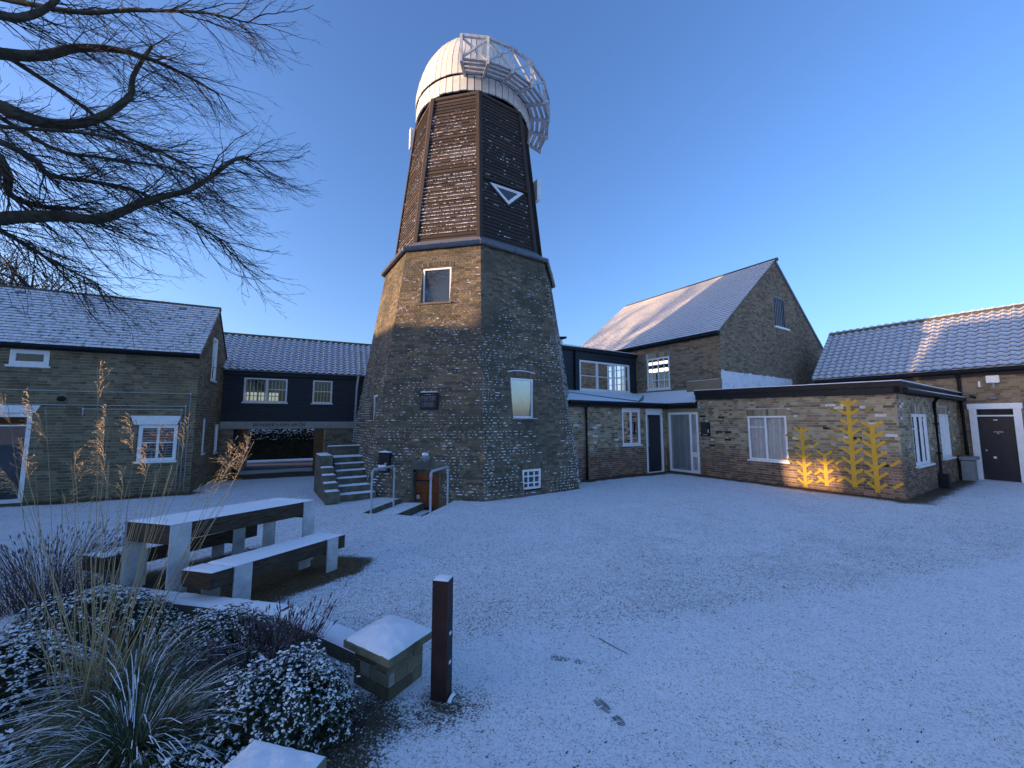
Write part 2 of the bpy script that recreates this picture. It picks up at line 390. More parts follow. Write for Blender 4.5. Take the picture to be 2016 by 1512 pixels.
def soldier(f, s0, s1, z0, h, mat, parent, rise=0., n=None, d=.004, fan=0.):
    """flat or cambered arch of upright bricks"""
    n = n or max(3, int((s1 - s0) / .075)); m = MB()
    for i in range(n):
        a = s0 + (s1 - s0) * i / n + .004; b = s0 + (s1 - s0) * (i + 1) / n - .004
        ya = z0 + rise * (1 - ((a - (s0 + s1) / 2) / ((s1 - s0) / 2)) ** 2); yb = z0 + rise * (1 - ((b - (s0 + s1) / 2) / ((s1 - s0) / 2)) ** 2)
        u = (a + b) / 2 - (s0 + s1) / 2; sh = fan * u / ((s1 - s0) / 2)
        dd = d + random.uniform(0, .003)
        m.hexa([f.P(a, -.05, ya), f.P(b, -.05, yb), f.P(b, dd, yb), f.P(a, dd, ya), f.P(a + sh, -.05, ya + h), f.P(b + sh, -.05, yb + h), f.P(b + sh, dd, yb + h), f.P(a + sh, dd, ya + h)], random.random())
    return m.build('brick_lintel', mat, parent)
def reveal(f, s0, s1, z0, z1, dep, mat, parent, t=.02):
    m = MB()
    m.box(f, s0 - t, s0, -dep, -.004, z0 - t, z1 + t); m.box(f, s1, s1 + t, -dep, -.004, z0 - t, z1 + t)
    m.box(f, s0, s1, -dep, -.004, z1, z1 + t); m.box(f, s0, s1, -dep, -.004, z0 - t, z0)
    return m.build('reveal', mat, parent)
def window(f, s0, s1, z0, z1, parent, fw=.05, mull=(), trans=(), dep=.06, glass='glass', sill=.05, sillw=.04, mat='white', bar=.028, fill=None, name='window', side_trans=None, curtain_d=.12, blackroom=True, snowy=False):
    m = MB(); a, b = -dep, -dep + .045
    m.box(f, s0, s1, a, b, z1 - fw, z1); m.box(f, s0, s1, a, b, z0, z0 + fw)
    m.box(f, s0, s0 + fw, a, b, z0 + fw, z1 - fw); m.box(f, s1 - fw, s1, a, b, z0 + fw, z1 - fw)
    for x in mull:
        x, w = (x if isinstance(x, tuple) else (x, bar)); m.box(f, x - w / 2, x + w / 2, a + .002, b - .004, z0 + fw, z1 - fw)
    for q in trans:
        if len(q if isinstance(q, tuple) else (q,)) == 3: z, xa, xb = q
        else: z, xa, xb = (q, s0 + fw, s1 - fw) if not isinstance(q, tuple) else (*q, s0 + fw)
        m.box(f, xa, xb, a + .004, b - .006, z - bar / 2, z + bar / 2)
    w = m.build(name, M[mat], parent)
    p = MB(); p.box(f, s0 + fw * .6, s1 - fw * .6, a + .014, a + .018, z0 + fw * .6, z1 - fw * .6); p.build('pane', M[glass], w)
    if sill:
        q = MB(); q.box(f, s0 - sillw, s1 + sillw, a, sill, z0 - .045, z0 - .002); q.build('sill', M[mat], w)
        if snowy: 
            q = MB(); q.box(f, s0 - sillw, s1 + sillw, b + .002, sill, z0 - .001, z0 + .012); q.build('snow', M['snow'], w)
    if fill == 'curtain':
        c = MB(); n = max(6, int((s1 - s0) / .035)); prev = None
        for i in range(n + 1):
            x = s0 + (s1 - s0) * i / n; d = -dep - curtain_d + .02 * math.sin(i * 1.9) + .012 * math.sin(i * .7)
            if prev: c.face([f.P(prev[0], prev[1], z0), f.P(x, d, z0), f.P(x, d, z1), f.P(prev[0], prev[1], z1)])
            prev = (x, d)
        c.build('curtain', M['curtain'], w)
    if fill == 'blind':
        c = MB(); n = max(4, int((s1 - s0) / .10))
        for i in range(n):
            x = s0 + (s1 - s0) * (i + .5) / n; c.box(f, x - .010, x + .010, -dep - .16, -dep - .10, z0, z1)
        c.build('blind', M['curtain'], w)
    if fill == 'slats':
        c = MB(); z = z0 + .04
        while z < z1: c.box(f, s0, s1, -dep - .09, -dep - .05, z, z + .012); z += .065
        c.build('blind', M['curtain'], w)
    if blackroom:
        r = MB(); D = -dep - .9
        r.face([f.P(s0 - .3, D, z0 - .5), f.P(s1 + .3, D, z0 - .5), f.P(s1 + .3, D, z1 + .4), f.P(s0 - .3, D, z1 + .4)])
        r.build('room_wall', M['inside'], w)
    return w
def snowpad(pts, th, parent, nx=14, ny=14, name='snow', amp=.3, mat='snow', edge=.12, peak=0.):
    """snow lying on the quad pts (4 corners, any slope)"""
    p = [Vector(q) for q in pts]; m = MB(); g = {}
    lx = (p[1] - p[0]).length; ly = (p[3] - p[0]).length
    for i in range(nx + 1):
        for j in range(ny + 1):
            u, v = i / nx, j / ny; q = (p[0] * (1 - u) + p[1] * u) * (1 - v) + (p[3] * (1 - u) + p[2] * u) * v
            e = min(u * lx, (1 - u) * lx, v * ly, (1 - v) * ly); k = min(1, (e / .02) ** .5 if e > 0 else 0)
            wob = V(nz(q.x * 25, q.y * 25, q.z * 9), nz(q.x * 25 + 7, q.y * 25, q.z * 9), 0) * .006
            h = th * k * (1 + amp * nz(q.x * 14, q.y * 14, 3) + amp * .9 * nz(q.x * 70, q.y * 70, 8)) + peak * 16 * u * (1 - u) * v * (1 - v) + .002
            g[i, j] = len(m.v); m.v.append(tuple(q + V(0, 0, h) + wob))
    for i in range(nx):
        for j in range(ny): m.f.append((g[i, j], g[i + 1, j], g[i + 1, j + 1], g[i, j + 1])); m.t.append(.5)
    k = len(m.v)
    for q in p: m.v.append(tuple(q + V(0, 0, .001)))
    m.f.append((k, k + 1, k + 2, k + 3)); m.t.append(.5)
    return m.build(name, M[mat], parent, True)
def slate_roof(parent, f, W, Lr, mat, cw=.25, chh=.14, limit=290, rag=.01, th=.012, seed=3, clip=None, name='slate'):
    """f: origin at eave left, ex along eave, ez up the slope; f.n outward"""
    rnd = random.Random(seed); tiles = []
    rows = int(Lr / chh); w = cw - .006
    for r in range(rows):
        off = (cw / 2 if r % 2 else 0); x = -off
        while x < W:
            a, b = max(0, x), min(W, x + w)
            if b - a > .04:
                z = r * chh + rnd.uniform(-rag, rag) * .4; c = f.P((a + b) / 2, 0, z); tiles.append(((c - CAMP).length, abs(b - a - w) < 1e-6, a, b, z, rnd.random(), rnd.uniform(0, .004)))
            x += cw
    def geo(a, b, z, dd, P):
        j = lambda: rnd.uniform(-.002, .002); h = chh + .05
        return [P(a, .012 + dd + j(), z + j()), P(b, .012 + dd + j(), z + j()), P(b, .012 + th + dd, z - .003), P(a, .012 + th + dd, z - .003),
                P(a, -.004, z + h), P(b, -.004, z + h), P(b, .002, z + h), P(a, .002, z + h)]
    tiles.sort(key=lambda t: t[0]); full = [t for t in tiles if t[1]][:limit]; ids = set(map(id, full))
    ms = []
    for k in range(4):
        m = MB(); m.hexa(geo(0, w, 0, rnd.uniform(0, .005), lambda s, d, z: V(s, -d, z)), 0); ms.append(m.mesh(name, mat))
    M4 = Matrix(((f.ex.x, -f.n.x, f.ez.x, 0), (f.ex.y, -f.n.y, f.ez.y, 0), (f.ex.z, -f.n.z, f.ez.z, 0), (0, 0, 0, 1)))
    for t in full: inst(name, rnd.choice(ms), Matrix.Translation(f.P(t[2], 0, t[4])) @ M4, parent, t[5])
    m = MB()
    for t in tiles:
        if id(t) not in ids: m.hexa(geo(t[2], t[3], t[4], t[6], f.P), t[5])
    m.build(name + '_courses', mat, parent, kind='stuff')
def pantile_roof(parent, f, W, Lr, mat, cw=.22, chh=.27, limit=290, seed=5, sgn=1):
    rnd = random.Random(seed); N = 8; tiles = []
    def prof(u): return .028 * math.sin(2 * math.pi * (u * .98 + .08)) + (.012 if u > .85 else 0)
    def geo(m, a, z, P, t, tilt=0.):
        k = len(m.v)
        for zz, lift in ((z, .034), (z + chh + .03, .002)):
            for lay in (0, -.016):
                for i in range(N + 1):
                    u = i / N; uu = u if sgn > 0 else 1 - u
                    m.v.append(tuple(P(a + u * (cw + .012), prof(uu) + lift + lay + .03 + tilt, zz)))
        n = N + 1
        for i in range(N):
            m.f += [(k + i, k + i + 1, k + 2 * n + i + 1, k + 2 * n + i), (k + i, k + i + 1, k + n + i + 1, k + n + i)]; m.t += [t, t]
        m.f += [(k, k + n, k + 3 * n, k + 2 * n), (k + N, k + n + N, k + 3 * n + N, k + 2 * n + N)]; m.t += [t, t]
    r = 0
    while r * chh < Lr - .05:
        c = 0
        while c * cw < W - .05:
            z = r * chh + rnd.uniform(-.006, .006); tiles.append(((f.P(c * cw, 0, z) - CAMP).length, c * cw + rnd.uniform(-.003, .003), z, rnd.random())); c += 1
        r += 1
    tiles.sort(key=lambda t: t[0])
    m = MB(); geo(m, 0, 0, lambda s, d, z: V(s, -d, z), 0); me = m.mesh('pantile', mat, True)
    M4 = Matrix(((f.ex.x, -f.n.x, f.ez.x, 0), (f.ex.y, -f.n.y, f.ez.y, 0), (f.ex.z, -f.n.z, f.ez.z, 0), (0, 0, 0, 1)))
    for t in tiles[:limit]: inst('pantile', me, Matrix.Translation(f.P(t[1], 0, t[2])) @ M4, parent, t[3])
    m = MB()
    for t in tiles[limit:]: geo(m, t[1], t[2], f.P, t[3], 0)
    m.build('pantile_courses', mat, parent, True, kind='stuff')
def plainbox(parent, f, s0, s1, d0, d1, z0, z1, mat, name): m = MB(); m.box(f, s0, s1, d0, d1, z0, z1); return m.build(name, mat, parent)
def slab(parent, f, s0, s1, d0, d1, z0, z1, mat, name, bev=.006, **kw):
    """box with chamfered long edges so that its rims catch light"""
    m = MB(); b = min(bev, abs(s1 - s0) / 3, abs(d1 - d0) / 3, abs(z1 - z0) / 3); P = f.P
    def ring(z, i): return [P(s0 + i, d0 + i, z), P(s1 - i, d0 + i, z), P(s1 - i, d1 - i, z), P(s0 + i, d1 - i, z)]
    rs = [ring(z0, b), ring(z0 + b, 0), ring(z1 - b, 0), ring(z1, b)]
    k = len(m.v)
    for r in rs: m.v.extend(tuple(p) for p in r)
    for i in range(3):
        for j in range(4): m.f.append((k + i * 4 + j, k + i * 4 + (j + 1) % 4, k + (i + 1) * 4 + (j + 1) % 4, k + (i + 1) * 4 + j)); m.t.append(.5)
    m.f += [(k, k + 1, k + 2, k + 3), (k + 12, k + 13, k + 14, k + 15)]; m.t += [.5, .5]
    return m.build(name, mat, parent, **kw)
Ldir = V(.898, .440, 0).normalized(); Lp = V(-.440, .898, 0).normalized()
Rd = V(-.540, .8416, 0).normalized(); Rp = V(.8416, .540, 0).normalized()

# ================================================================== GROUND
PE1 = V(.967, -.255, 0).normalized(); PE2 = V(.255, .967, 0).normalized(); PO = V(-2.96, 7.80, 0)
PITW, PITD = 1.30, 1.9     # the door well at the foot of the mill
def seg_dist(p, a, b):
    ab = (b[0] - a[0], b[1] - a[1]); t = ((p[0] - a[0]) * ab[0] + (p[1] - a[1]) * ab[1]) / (ab[0] ** 2 + ab[1] ** 2); t = max(0, min(1, t))
    return math.hypot(p[0] - a[0] - ab[0] * t, p[1] - a[1] - ab[1] * t)
BARE = [((-2.95, 3.85), (-2.2, 4.95), .22, .9, 1), ((-3.75, 3.95), (-2.95, 5.2), .40, .8, .3), ((-4.4, 4.15), (-3.5, 5.4), .2, .6, .2),
        ((-9.2, 12.3), (-6.2, 13.9), .5, .95, .6), ((2.2, 11.95), (5.6, 14.0), .18, .8, .6), ((5.7, 13.9), (8.9, 8.9), .16, .62, .5),
        ((9.0, 8.95), (14.2, 12.3), .22, .6, .4), ((14.3, 12.4), (17, 8.4), .25, .8, .4), ((-13, 7.3), (-8.1, 9.8), .12, .7, .3),
        ((-.50, 2.60), (-.42, 2.60), .02, .45, .2), ((-1.2, 2.35), (-.85, 2.5), .08, .5, .2), ((-1.3, 2.2), (-3.3, 3.1), .45, .5, .3)]
def ground():
    def axis(lo, hi, segs):
        xs = [lo]; x = lo
        while x < hi:
            st = next((s for a, b, s in segs if a <= x < b), 3.)
            nx = min([x + st] + [a for a, b, s in segs if a > x + 1e-6] + [b for a, b, s in segs if b > x + 1e-6]); xs.append(nx); x = nx
        return xs
    A = axis(-400, 400, [(-400, -60, 40.), (-60, -14, 2.), (-14, -4, .22), (-4, 0, .06), (0, PITW, .065), (PITW, 7, .07), (7, 18, .25), (18, 60, 2.), (60, 400, 40.)])
    B = axis(-400, 600, [(-400, -40, 40.), (-40, -8, 2.), (-8, -6.6, .2), (-6.6, -1.5, .055), (-1.5, 0, .06), (0, PITD, .09), (PITD, 8, .22), (8, 60, 2.), (60, 600, 40.)])
    v = []; bare = []; sp = []; lf = []
    na, nb = len(A), len(B)
    for b in B:
        for a in A:
            p = PO + PE1 * a + PE2 * b; x, y = p.x, p.y; near = abs(x) < 14 and 0 < y < 20
            h = 0.
            if near:
                h = .022 * nz(x, y, 0, .7) + .010 * nz(x, y, 5, 3.2) + .006 * nz(x, y, 9, 11)
            if y > 13 and x < -5: h -= 0
            k = 0.; l = 0.
            if near:
                for (q0, q1, r, s, lv) in BARE:
                    d = seg_dist((x, y), q0, q1) + .10 * nz(x, y, 2, 4)
                    if d < r: k = max(k, s); l = max(l, lv)
                    elif d < r + .25: w = 1 - (d - r) / .25; k = max(k, s * w); l = max(l, lv * w)
            # the path sweeps in from the lower right: smooth snow on it, rougher grass beyond
            path_y = 3.43 + .205 * x + .012 * x * x + .10 * nz(x, 1, 0, 1.1)
            g = 1 / (1 + math.exp(max(-30, min(30, -(y - path_y) / .10))))
            s_ = .42 + g * (.25 + .14 * nz(x, y, 1, .9) + .22 * max(0, 1 - (y - path_y) / 1.6))
            fy = min(1, max(0, (12 - y) / 6)); s_ *= .45 + .55 * fy
            v.append((x, y, h)); bare.append(k); sp.append(max(0, s_)); lf.append(l)
    f = []
    for j in range(nb - 1):
        for i in range(na - 1):
            ca, cb = (A[i] + A[i + 1]) / 2, (B[j] + B[j + 1]) / 2
            if 0 < ca < PITW and 0 < cb < PITD: continue
            k = j * na + i; f.append((k, k + 1, k + 1 + na, k + na))
    me = bpy.data.meshes.new('ground'); me.from_pydata(v, [], f); me.materials.append(M['ground'])
    for n_, dat in (('bare', bare), ('speck', sp), ('leafy', lf)):
        at = me.attributes.new(n_, 'FLOAT', 'POINT'); at.data.foreach_set('value', dat)
    me.polygons.foreach_set('use_smooth', [True] * len(me.polygons))
    o = bpy.data.objects.new('ground', me); C.objects.link(o); o['kind'] = 'structure'
ground()
# road and far verge seen through the low arch
def structure(name, m, mat, smooth=False): return m.build(name, mat, None, smooth, kind='structure')
m = MB(); fR = Fr((-9, 12.55, 0), Ldir)
m.box(fR, -30, 30, -4.4, -1.9, -.02, .030); structure('road', m, M['road'])
m = MB(); m.box(fR, -30, 30, -5.3, -4.4, -.02, .075); structure('verge', m, M['snow'])
# door well of the mill: steps down from the left, floor, side walls
w = thing('door_well', PO + V(.6, .5, -.4), 'sunken door well with two snowy steps down to the low oak door of the mill', 'steps')
fw_ = Fr(PO, PE1)   # s along PE1, outward n points to the camera, so d is negative going in
for (s0, s1, z) in ((0, .50, -.11), (.50, .72, -.27)):
    slab(w, fw_, s0 - .0, s1, -PITD, 0.002, -.62, z, M['stone'], 'step')
    P = fw_.P; snowpad([P(s0 + .01, -.01, z), P(s1 - .01, -.01, z), P(s1 - .01, -1.6, z), P(s0 + .01, -1.6, z)], .016, w, 10, 14)
slab(w, fw_, .72, PITW, -PITD, 0, -.66, -.46, M['stone'], 'well_floor')
slab(w, fw_, -.06, 0, -PITD, .06, -.6, -.012, M['stone'], 'kerb'); slab(w, fw_, 0, PITW, .0, .06, -.6, -.016, M['stone'], 'kerb')
slab(w, fw_, PITW, PITW + .06, -PITD, .06, -.6, -.012, M['stone'], 'kerb')
# thin specks of grass and gravel standing through the snow
def flecks():
    m = MB(); rnd = random.Random(4); n = 0
    while n < 30000:
        y = 2.0 + 10 * rnd.random() ** 1.5; x = rnd.uniform(-1.05, 1.15) * (y + .6)
        py = 3.43 + .205 * x + .012 * x * x
        if y < py and rnd.random() < .95: continue
        if rnd.random() > .5 + .5 * max(0, nz(x, y, 4, 1.3)) + .4 * nz(x, y, 8, 5): continue
        if (Vector((x, y)) - Vector((-1.35, 12.5))).length < 3.9: continue
        n += 1; L_ = rnd.uniform(.004, .015); a = rnd.uniform(0, math.pi); h = rnd.uniform(.003, .012); dx, dy = math.cos(a) * L_, math.sin(a) * L_ * .7
        z = .022 * nz(x, y, 0, .7) + .010 * nz(x, y, 5, 3.2) + .006 * nz(x, y, 9, 11) - .001; t = rnd.random()
        m.face([(x - dx, y - dy, z), (x + dy * .3, y - dx * .3, z), (x + dx, y + dy, z + h)], t); m.face([(x - dx, y - dy, z), (x - dy * .3, y + dx * .3, z + h * .6), (x + dx, y + dy, z + h)], t)
    o = m.build('grass_tips', M['fleck']); tag(o, 'dark grass tips and gravel grains poking through the thin snow', 'grass', kind='stuff')
flecks()

# ================================================================== MILL TOWER
TC = V(-1.352, 12.522, 0); TPH = R_(-124.2)
def corner(i, R, z, c=TC): a = TPH + i * math.pi / 4; return V(c.x + R * math.cos(a), c.y + R * math.sin(a), z)
mill = thing('windmill', TC, 'tall eight-sided smock mill with snow-flecked brick base, dark boarded upper body and white domed cap', 'windmill')
HB = 6.504; RB, RT = 3.785, 2.767
def face_frame(i, R0, z0, R1, z1, c=TC):
    A, B = corner(i, R0, z0, c), corner(i + 1, R0, z0, c); a, b = corner(i, R1, z1, c), corner(i + 1, R1, z1, c)
    mb, mt = (A + B) / 2, (a + b) / 2; f = Fr(mb, B - A, mt - mb)
    return f, (B - A).length / 2, (b - a).length / 2, (mt - mb).length
CB = {}
bricks = []; bk = MB()
T_OPEN = {0: [(-.52, .30, 4.88, 5.88), (-.30, .40, 0., .66)], 1: [(-.46, .26, 1.86, 2.90), (-.33, .25, .12, .62)], -1: [(.38, .80, 1.80, 2.50)]}
def arch_skip(o): return (o[0] - .05, o[1] + .05, o[3], o[3] + .20)
for i in range(-1, 7):
    f, w0, w1, Lf = face_frame(i, RB, 0, RT, HB); k = Lf / HB; CB[i] = (f, w0, w1, Lf, k)
    poly = [(-w0, 0), (w0, 0), (w1, Lf), (-w1, Lf)]
    op = [(a, b, c * k, d * k) for a, b, c, d in T_OPEN.get(i, [])]
    backing(bk, f, poly, op)
    if i <= 3 and i != 3 or i == 3:
        if i <= 2: bricks += collect_wall(f, poly, op, [arch_skip(o) for o in op if o[2] > .3 or True], ch=.068, seed=20 + i)
bk.build('mortar', M['tower_mortar'], mill)
lay_bricks(mill, bricks, M['tower_brick'])
# snow caught on the courses
def tower_snow():
    m = MB(); rnd = random.Random(9)
    for i in (-1, 0, 1, 2):
        f, w0, w1, Lf, k = CB[i]; z = .068
        op = [(a - .06, b + .06, c * k - .04, d * k + .16) for a, b, c, d in T_OPEN.get(i, [])]
        while z < Lf - .3:
            u = z / Lf; w = w0 + (w1 - w0) * u; x = -w + .01
            while x < w - .04:
                dens = {-1: .55, 0: .62, 1: .85, 2: 1.0}[i] * (1.25 - 1.0 * u) * (.7 + 1.3 * nz(x * .9, z * .7, i * 7.3)) * max(0, .55 + 2.0 * nz(x * 1.6, z * 31, 3.1 + i))
                if u > .93: dens = 0
                if abs(abs(x) - w) < .25: dens *= 1.5
                if rnd.random() < dens * (1.35 - .5 * u) and not any(a < x < b and c < z < d for a, b, c, d in op):
                    L_ = rnd.choice((.015, .02, .03, .04, .05, .08, .13)) * rnd.uniform(.8, 1.4); h = rnd.uniform(.010, .025); dd = rnd.uniform(.012, .026)
                    L_ = min(L_, w - x); mid = x + L_ * rnd.uniform(.3, .7); P = f.P; zz = z - .008
                    k_ = len(m.v)
                    m.v.extend(tuple(p) for p in (P(x, 0, zz), P(x + L_, 0, zz), P(x + L_ * .85, dd, zz + .001), P(x + L_ * .15, dd, zz + .001), P(mid - L_ * .15, .0, zz + h), P(mid + L_ * .2, dd * .5, zz + h * .8)))
                    for a in ((0, 1, 2, 3), (3, 2, 5, 4), (0, 3, 4), (1, 5, 2), (0, 4, 5, 1)): m.f.append(tuple(k_ + q for q in a)); m.t.append(.5)
                    x += L_ + rnd.uniform(.0, .03)
                x += rnd.uniform(.02, .07)
            z += .068
    m.build('snow', M['snow'], mill, kind='stuff', label='specks of snow caught on the brick courses')
tower_snow()
BAT = math.atan2((RB - RT) * math.cos(math.pi / 8), HB)
def tower_opening(i, a, b, z0, z1):
    """vertical frame at the sill of an opening in a battered face; returns frame and depth of the window plane"""
    f, w0, w1, Lf, k = CB[i]; o = f.P(0, 0, z0 * k); fv = Fr(o, f.ex); dep = (z1 - z0) * math.tan(BAT) + .05; hh = z1 - z0; T = math.tan(BAT)
    m = MB(); t = .03
    for x0, x1 in ((a - t, a), (b, b + t)):
        m.hexa([fv.P(x0, -dep, -.01), fv.P(x1, -dep, -.01), fv.P(x1, -.008, -.01), fv.P(x0, -.008, -.01), fv.P(x0, -dep, hh), fv.P(x1, -dep, hh), fv.P(x1, -hh * T - .008, hh), fv.P(x0, -hh * T - .008, hh)], .4)
    m.hexa([fv.P(a, -dep, hh), fv.P(b, -dep, hh), fv.P(b, -hh * T - .004, hh), fv.P(a, -hh * T - .004, hh), fv.P(a, -dep, hh + .03), fv.P(b, -dep, hh + .03), fv.P(b, -hh * T - .004, hh + .03), fv.P(a, -hh * T - .004, hh + .03)], .4)
    m.build('reveal', M['tower_brick'], mill)
    return fv, dep, hh
# upper window, left front face
def tower_window(i, a, b, z0, z1, mull=(), trans=(), glass='glass_refl', fw=.045, fill=None, rise=.05, hood=True, sill=True, room=False):
    fv, dep, hh = tower_opening(i, a, b, z0, z1)
    wdw = window(fv, a + .01, b - .01, .02, hh - .005, mill, fw=fw, mull=mull, trans=trans, dep=dep - .01, glass=glass, sill=0, fill=fill, blackroom=room)
    if sill:
        s = MB(); s.box(fv, a - .06, b + .06, -dep, .05, -.045, .0); s.build('sill', M['stone'], wdw)
        P = fv.P; snowpad([P(a - .06, .05, 0), P(b + .06, .05, 0), P(b + .06, -dep + .05, 0), P(a - .06, -dep + .05, 0)], .012, wdw, 16, 6)
    f, w0, w1, Lf, k = CB[i]
    soldier(f, a - .05, b + .05, z1 * k + .004, .13, M['tower_brick'], mill, rise=rise, fan=.03, d=.010)
    if hood:
        q = MB(); n = 14
        pts = [(a - .07 + (b - a + .14) * j / n, z1 * k + .138 + rise * (1 - (2 * j / n - 1) ** 2)) for j in range(n + 1)]
        for (x0, y0), (x1, y1) in zip(pts[:-1], pts[1:]): q.hexa([f.P(x0, -.01, y0), f.P(x1, -.01, y1), f.P(x1, .03, y1), f.P(x0, .03, y0), f.P(x0, -.01, y0 + .028), f.P(x1, -.01, y1 + .028), f.P(x1, .026, y1 + .018), f.P(x0, .026, y0 + .018)])
        q.build('hood_snow', M['snow'], mill)
    return wdw
tower_window(0, -.52, .30, 4.88, 5.88, hood=False, rise=.06)
tower_window(1, -.46, .26, 1.86, 2.90, rise=.05, glass='glass_sky')
tower_window(1, -.33, .25, .12, .62, mull=(-.14, .04), trans=(.17, .33), glass='glass', fw=.05, hood=False, room=True, sill=False)
tower_window(-1, .38, .80, 1.80, 2.50, hood=False)
# brick courses repaired in paler brick under the right-hand window
# oak door in the well
f, w0, w1, Lf, k = CB[0]
fv = Fr(f.P(0, 0, 0), f.ex); dd = -.16
door = thing('oak_door', fv.P(.05, dd, -.46), 'low brown oak plank door in the sunken well at the foot of the mill', 'door')
n = 4
for j in range(n):
    a = -.27 + .64 * j / n; b = a + .64 / n - .006
    za = .52 + .05 * (1 - ((a - .05) / .32) ** 2); zb = .52 + .05 * (1 - ((b - .05) / .32) ** 2)
    m = MB(); P = fv.P; m.hexa([P(a, dd - .03, -.46), P(b, dd - .03, -.46), P(b, dd, -.46), P(a, dd, -.46), P(a, dd - .03, za), P(b, dd - .03, zb), P(b, dd, zb), P(a, dd, za)]); m.build('plank', M['door_wood'], door)
for z in (-.25, .38): plainbox(door, fv, -.26, .2, dd, dd + .008, z, z + .035, M['black'], 'hinge_strap')
plainbox(door, fv, -.22, -.15, dd, dd + .022, -.02, .07, M['steel'], 'lock'); plainbox(door, fv, -.25, -.10, dd, dd + .01, .08, .11, M['black'], 'hasp')
m = MB()
for q in range(26): a = random.uniform(-.25, .35); z = random.uniform(-.4, .48); m.box(fv, a, a + .012, dd, dd + .004, z, z + .014)
m.build('studs', M['black'], door)
m = MB(); m.box(fv, -.32, -.275, dd - .05, -.03, -.46, .60); m.box(fv, .375, .42, dd - .05, -.03, -.46, .60); m.box(fv, -.32, .42, dd - .30, dd - .05, -.46, .66)
m.build('door_frame', M['stone'], door)
m = MB(); m.box(fv, -1.6, -.33, -.22, -.004, -.64, -.001); m.box(fv, .43, .75, -.22, -.004, -.64, -.001); m.box(fv, -.34, .44, -.7, -.46, -.64, .66); m.build('footing', M['tower_brick'], mill)
# bulkhead lamp over the door, hand bell box, plaque
lp = thing('bulkhead_lamp', f.P(0, .06, .93), 'snow-topped round bulkhead lamp above the low oak door', 'lamp')
m = MB(); m.tube([f.P(0, 0, .94), f.P(0, .05, .93), f.P(0, .11, .92)], [.085, .085, .065], 14); m.build('lens', M['grey_box'], lp, True)
m = MB(); m.tube([f.P(0, -.005, .94), f.P(0, .02, .94)], [.098, .098], 14); m.build('base', M['steel'], lp)
m = MB(); m.blob(f.P(0, .06, 1.02), .085, sq=.55, n=10, rings=5, jit=.06); m.build('snow', M['snow'], lp, True)
pb = thing('information_box', f.P(-1.03, .06, .8), 'small black wall box with two snowy ledges left of the low oak door', 'notice box')
plainbox(pb, f, -1.17, -.90, 0, .10, .60, 1.02, M['black'], 'case'); plainbox(pb, f, -1.19, -.88, 0, .13, 1.02, 1.04, M['black'], 'lid')
P = f.P; snowpad([P(-1.19, .13, 1.04), P(-.88, .13, 1.04), P(-.88, 0, 1.04), P(-1.19, 0, 1.04)], .03, pb, 12, 5)
plainbox(pb, f, -1.15, -.93, .10, .16, .62, .70, M['grey_box'], 'tray'); snowpad([P(-1.15, .16, .70), P(-.93, .16, .70), P(-.93, .10, .70), P(-1.15, .10, .70)], .045, pb, 12, 5)
m = MB()
for a in (-1.0, -.97): m.box(f, a, a + .012, .101, .104, .72, .80)
m.build('marks', M['white'], pb)
pl = thing('wall_plaque', f.P(-.02, .02, 2.3), 'black square plaque with pale lettering on the mill wall, snow on its top edge', 'plaque')
fp = Fr(f.P(-.02, .045, 2.07 * k), f.ex, (0, 0, 1)); slab(pl, fp, -.23, .23, -.06, .0, 0, .42, M['black'], 'board')
snowpad([fp.P(-.23, 0, .42), fp.P(.23, 0, .42), fp.P(.23, -.06, .42), fp.P(-.23, -.06, .42)], .022, pl, 16, 5)
m = MB(); rnd = random.Random(3)
for (z, a, b, h) in ((.355, -.13, .10, .026), (.305, -.20, .18, .020), (.278, -.20, .15, .016), (.250, -.19, .18, .016), (.222, -.2, .16, .014), (.172, -.20, .14, .018), (.140, -.2, .17, .014), (.115, -.2, .17, .014), (.09, -.2, .12, .014), (.066, -.2, .16, .014)):
    x = a
    while x < b:
        w_ = rnd.uniform(.006, .016)
        if rnd.random() < .85: m.box(fp, x, x + w_, .0012, .0022, z, z + h * rnd.uniform(.6, 1))
        x += w_ + .005
m.build('lettering', M['grey_box'], pl, kind='stuff')
# gutter and flashing between brick and boards
m = MB(); ring = [corner(i, RT + .10, 6.50) for i in range(9)]
for a, b in zip(ring[:-1], ring[1:]): m.tube([a, b], .062, 10)
for p in ring[:-1]: m.blob(p, .066, n=8, rings=5, jit=0)
for a, b in zip(ring[:-1], ring[1:]): mid = (a + b) / 2; d = (b - a).normalized() * .04; m.tube([mid - d, mid + d], .072, 10)
m.build('gutter', M['lead'], mill, True)
RS0, ZS0, RS1, ZS1 = 2.475, 6.80, 1.923, 11.62
m = MB()
for i in range(8):
    m.face([corner(i, RT + .07, 6.53), corner(i + 1, RT + .07, 6.53), corner(i + 1, RS0 + .02, ZS0 + .04), corner(i, RS0 + .02, ZS0 + .04)])
m.build('flashing', M['lead'], mill)
m = MB()
for i in (-1, 0, 1, 2):
    A, B = corner(i, RT + .03, 6.56), corner(i + 1, RT + .03, 6.56); a, b = corner(i, RS0 + .18, ZS0 - .14), corner(i + 1, RS0 + .18, ZS0 - .14)
    for j in range(26):
        u, v = j / 26, (j + 1) / 26
        if nz(u * 9, i * 3.3, 0) < (-.05 if i < 1 else -.3): continue
        h = .008 + .012 * nz(u * 20, i, 4)
        m.hexa([A.lerp(B, u), A.lerp(B, v), a.lerp(b, v), a.lerp(b, u), A.lerp(B, u) + V(0, 0, h * .6), A.lerp(B, v) + V(0, 0, h * .6), a.lerp(b, v) + V(0, 0, h), a.lerp(b, u) + V(0, 0, h)])
m.build('snow', M['snow'], mill, kind='stuff')
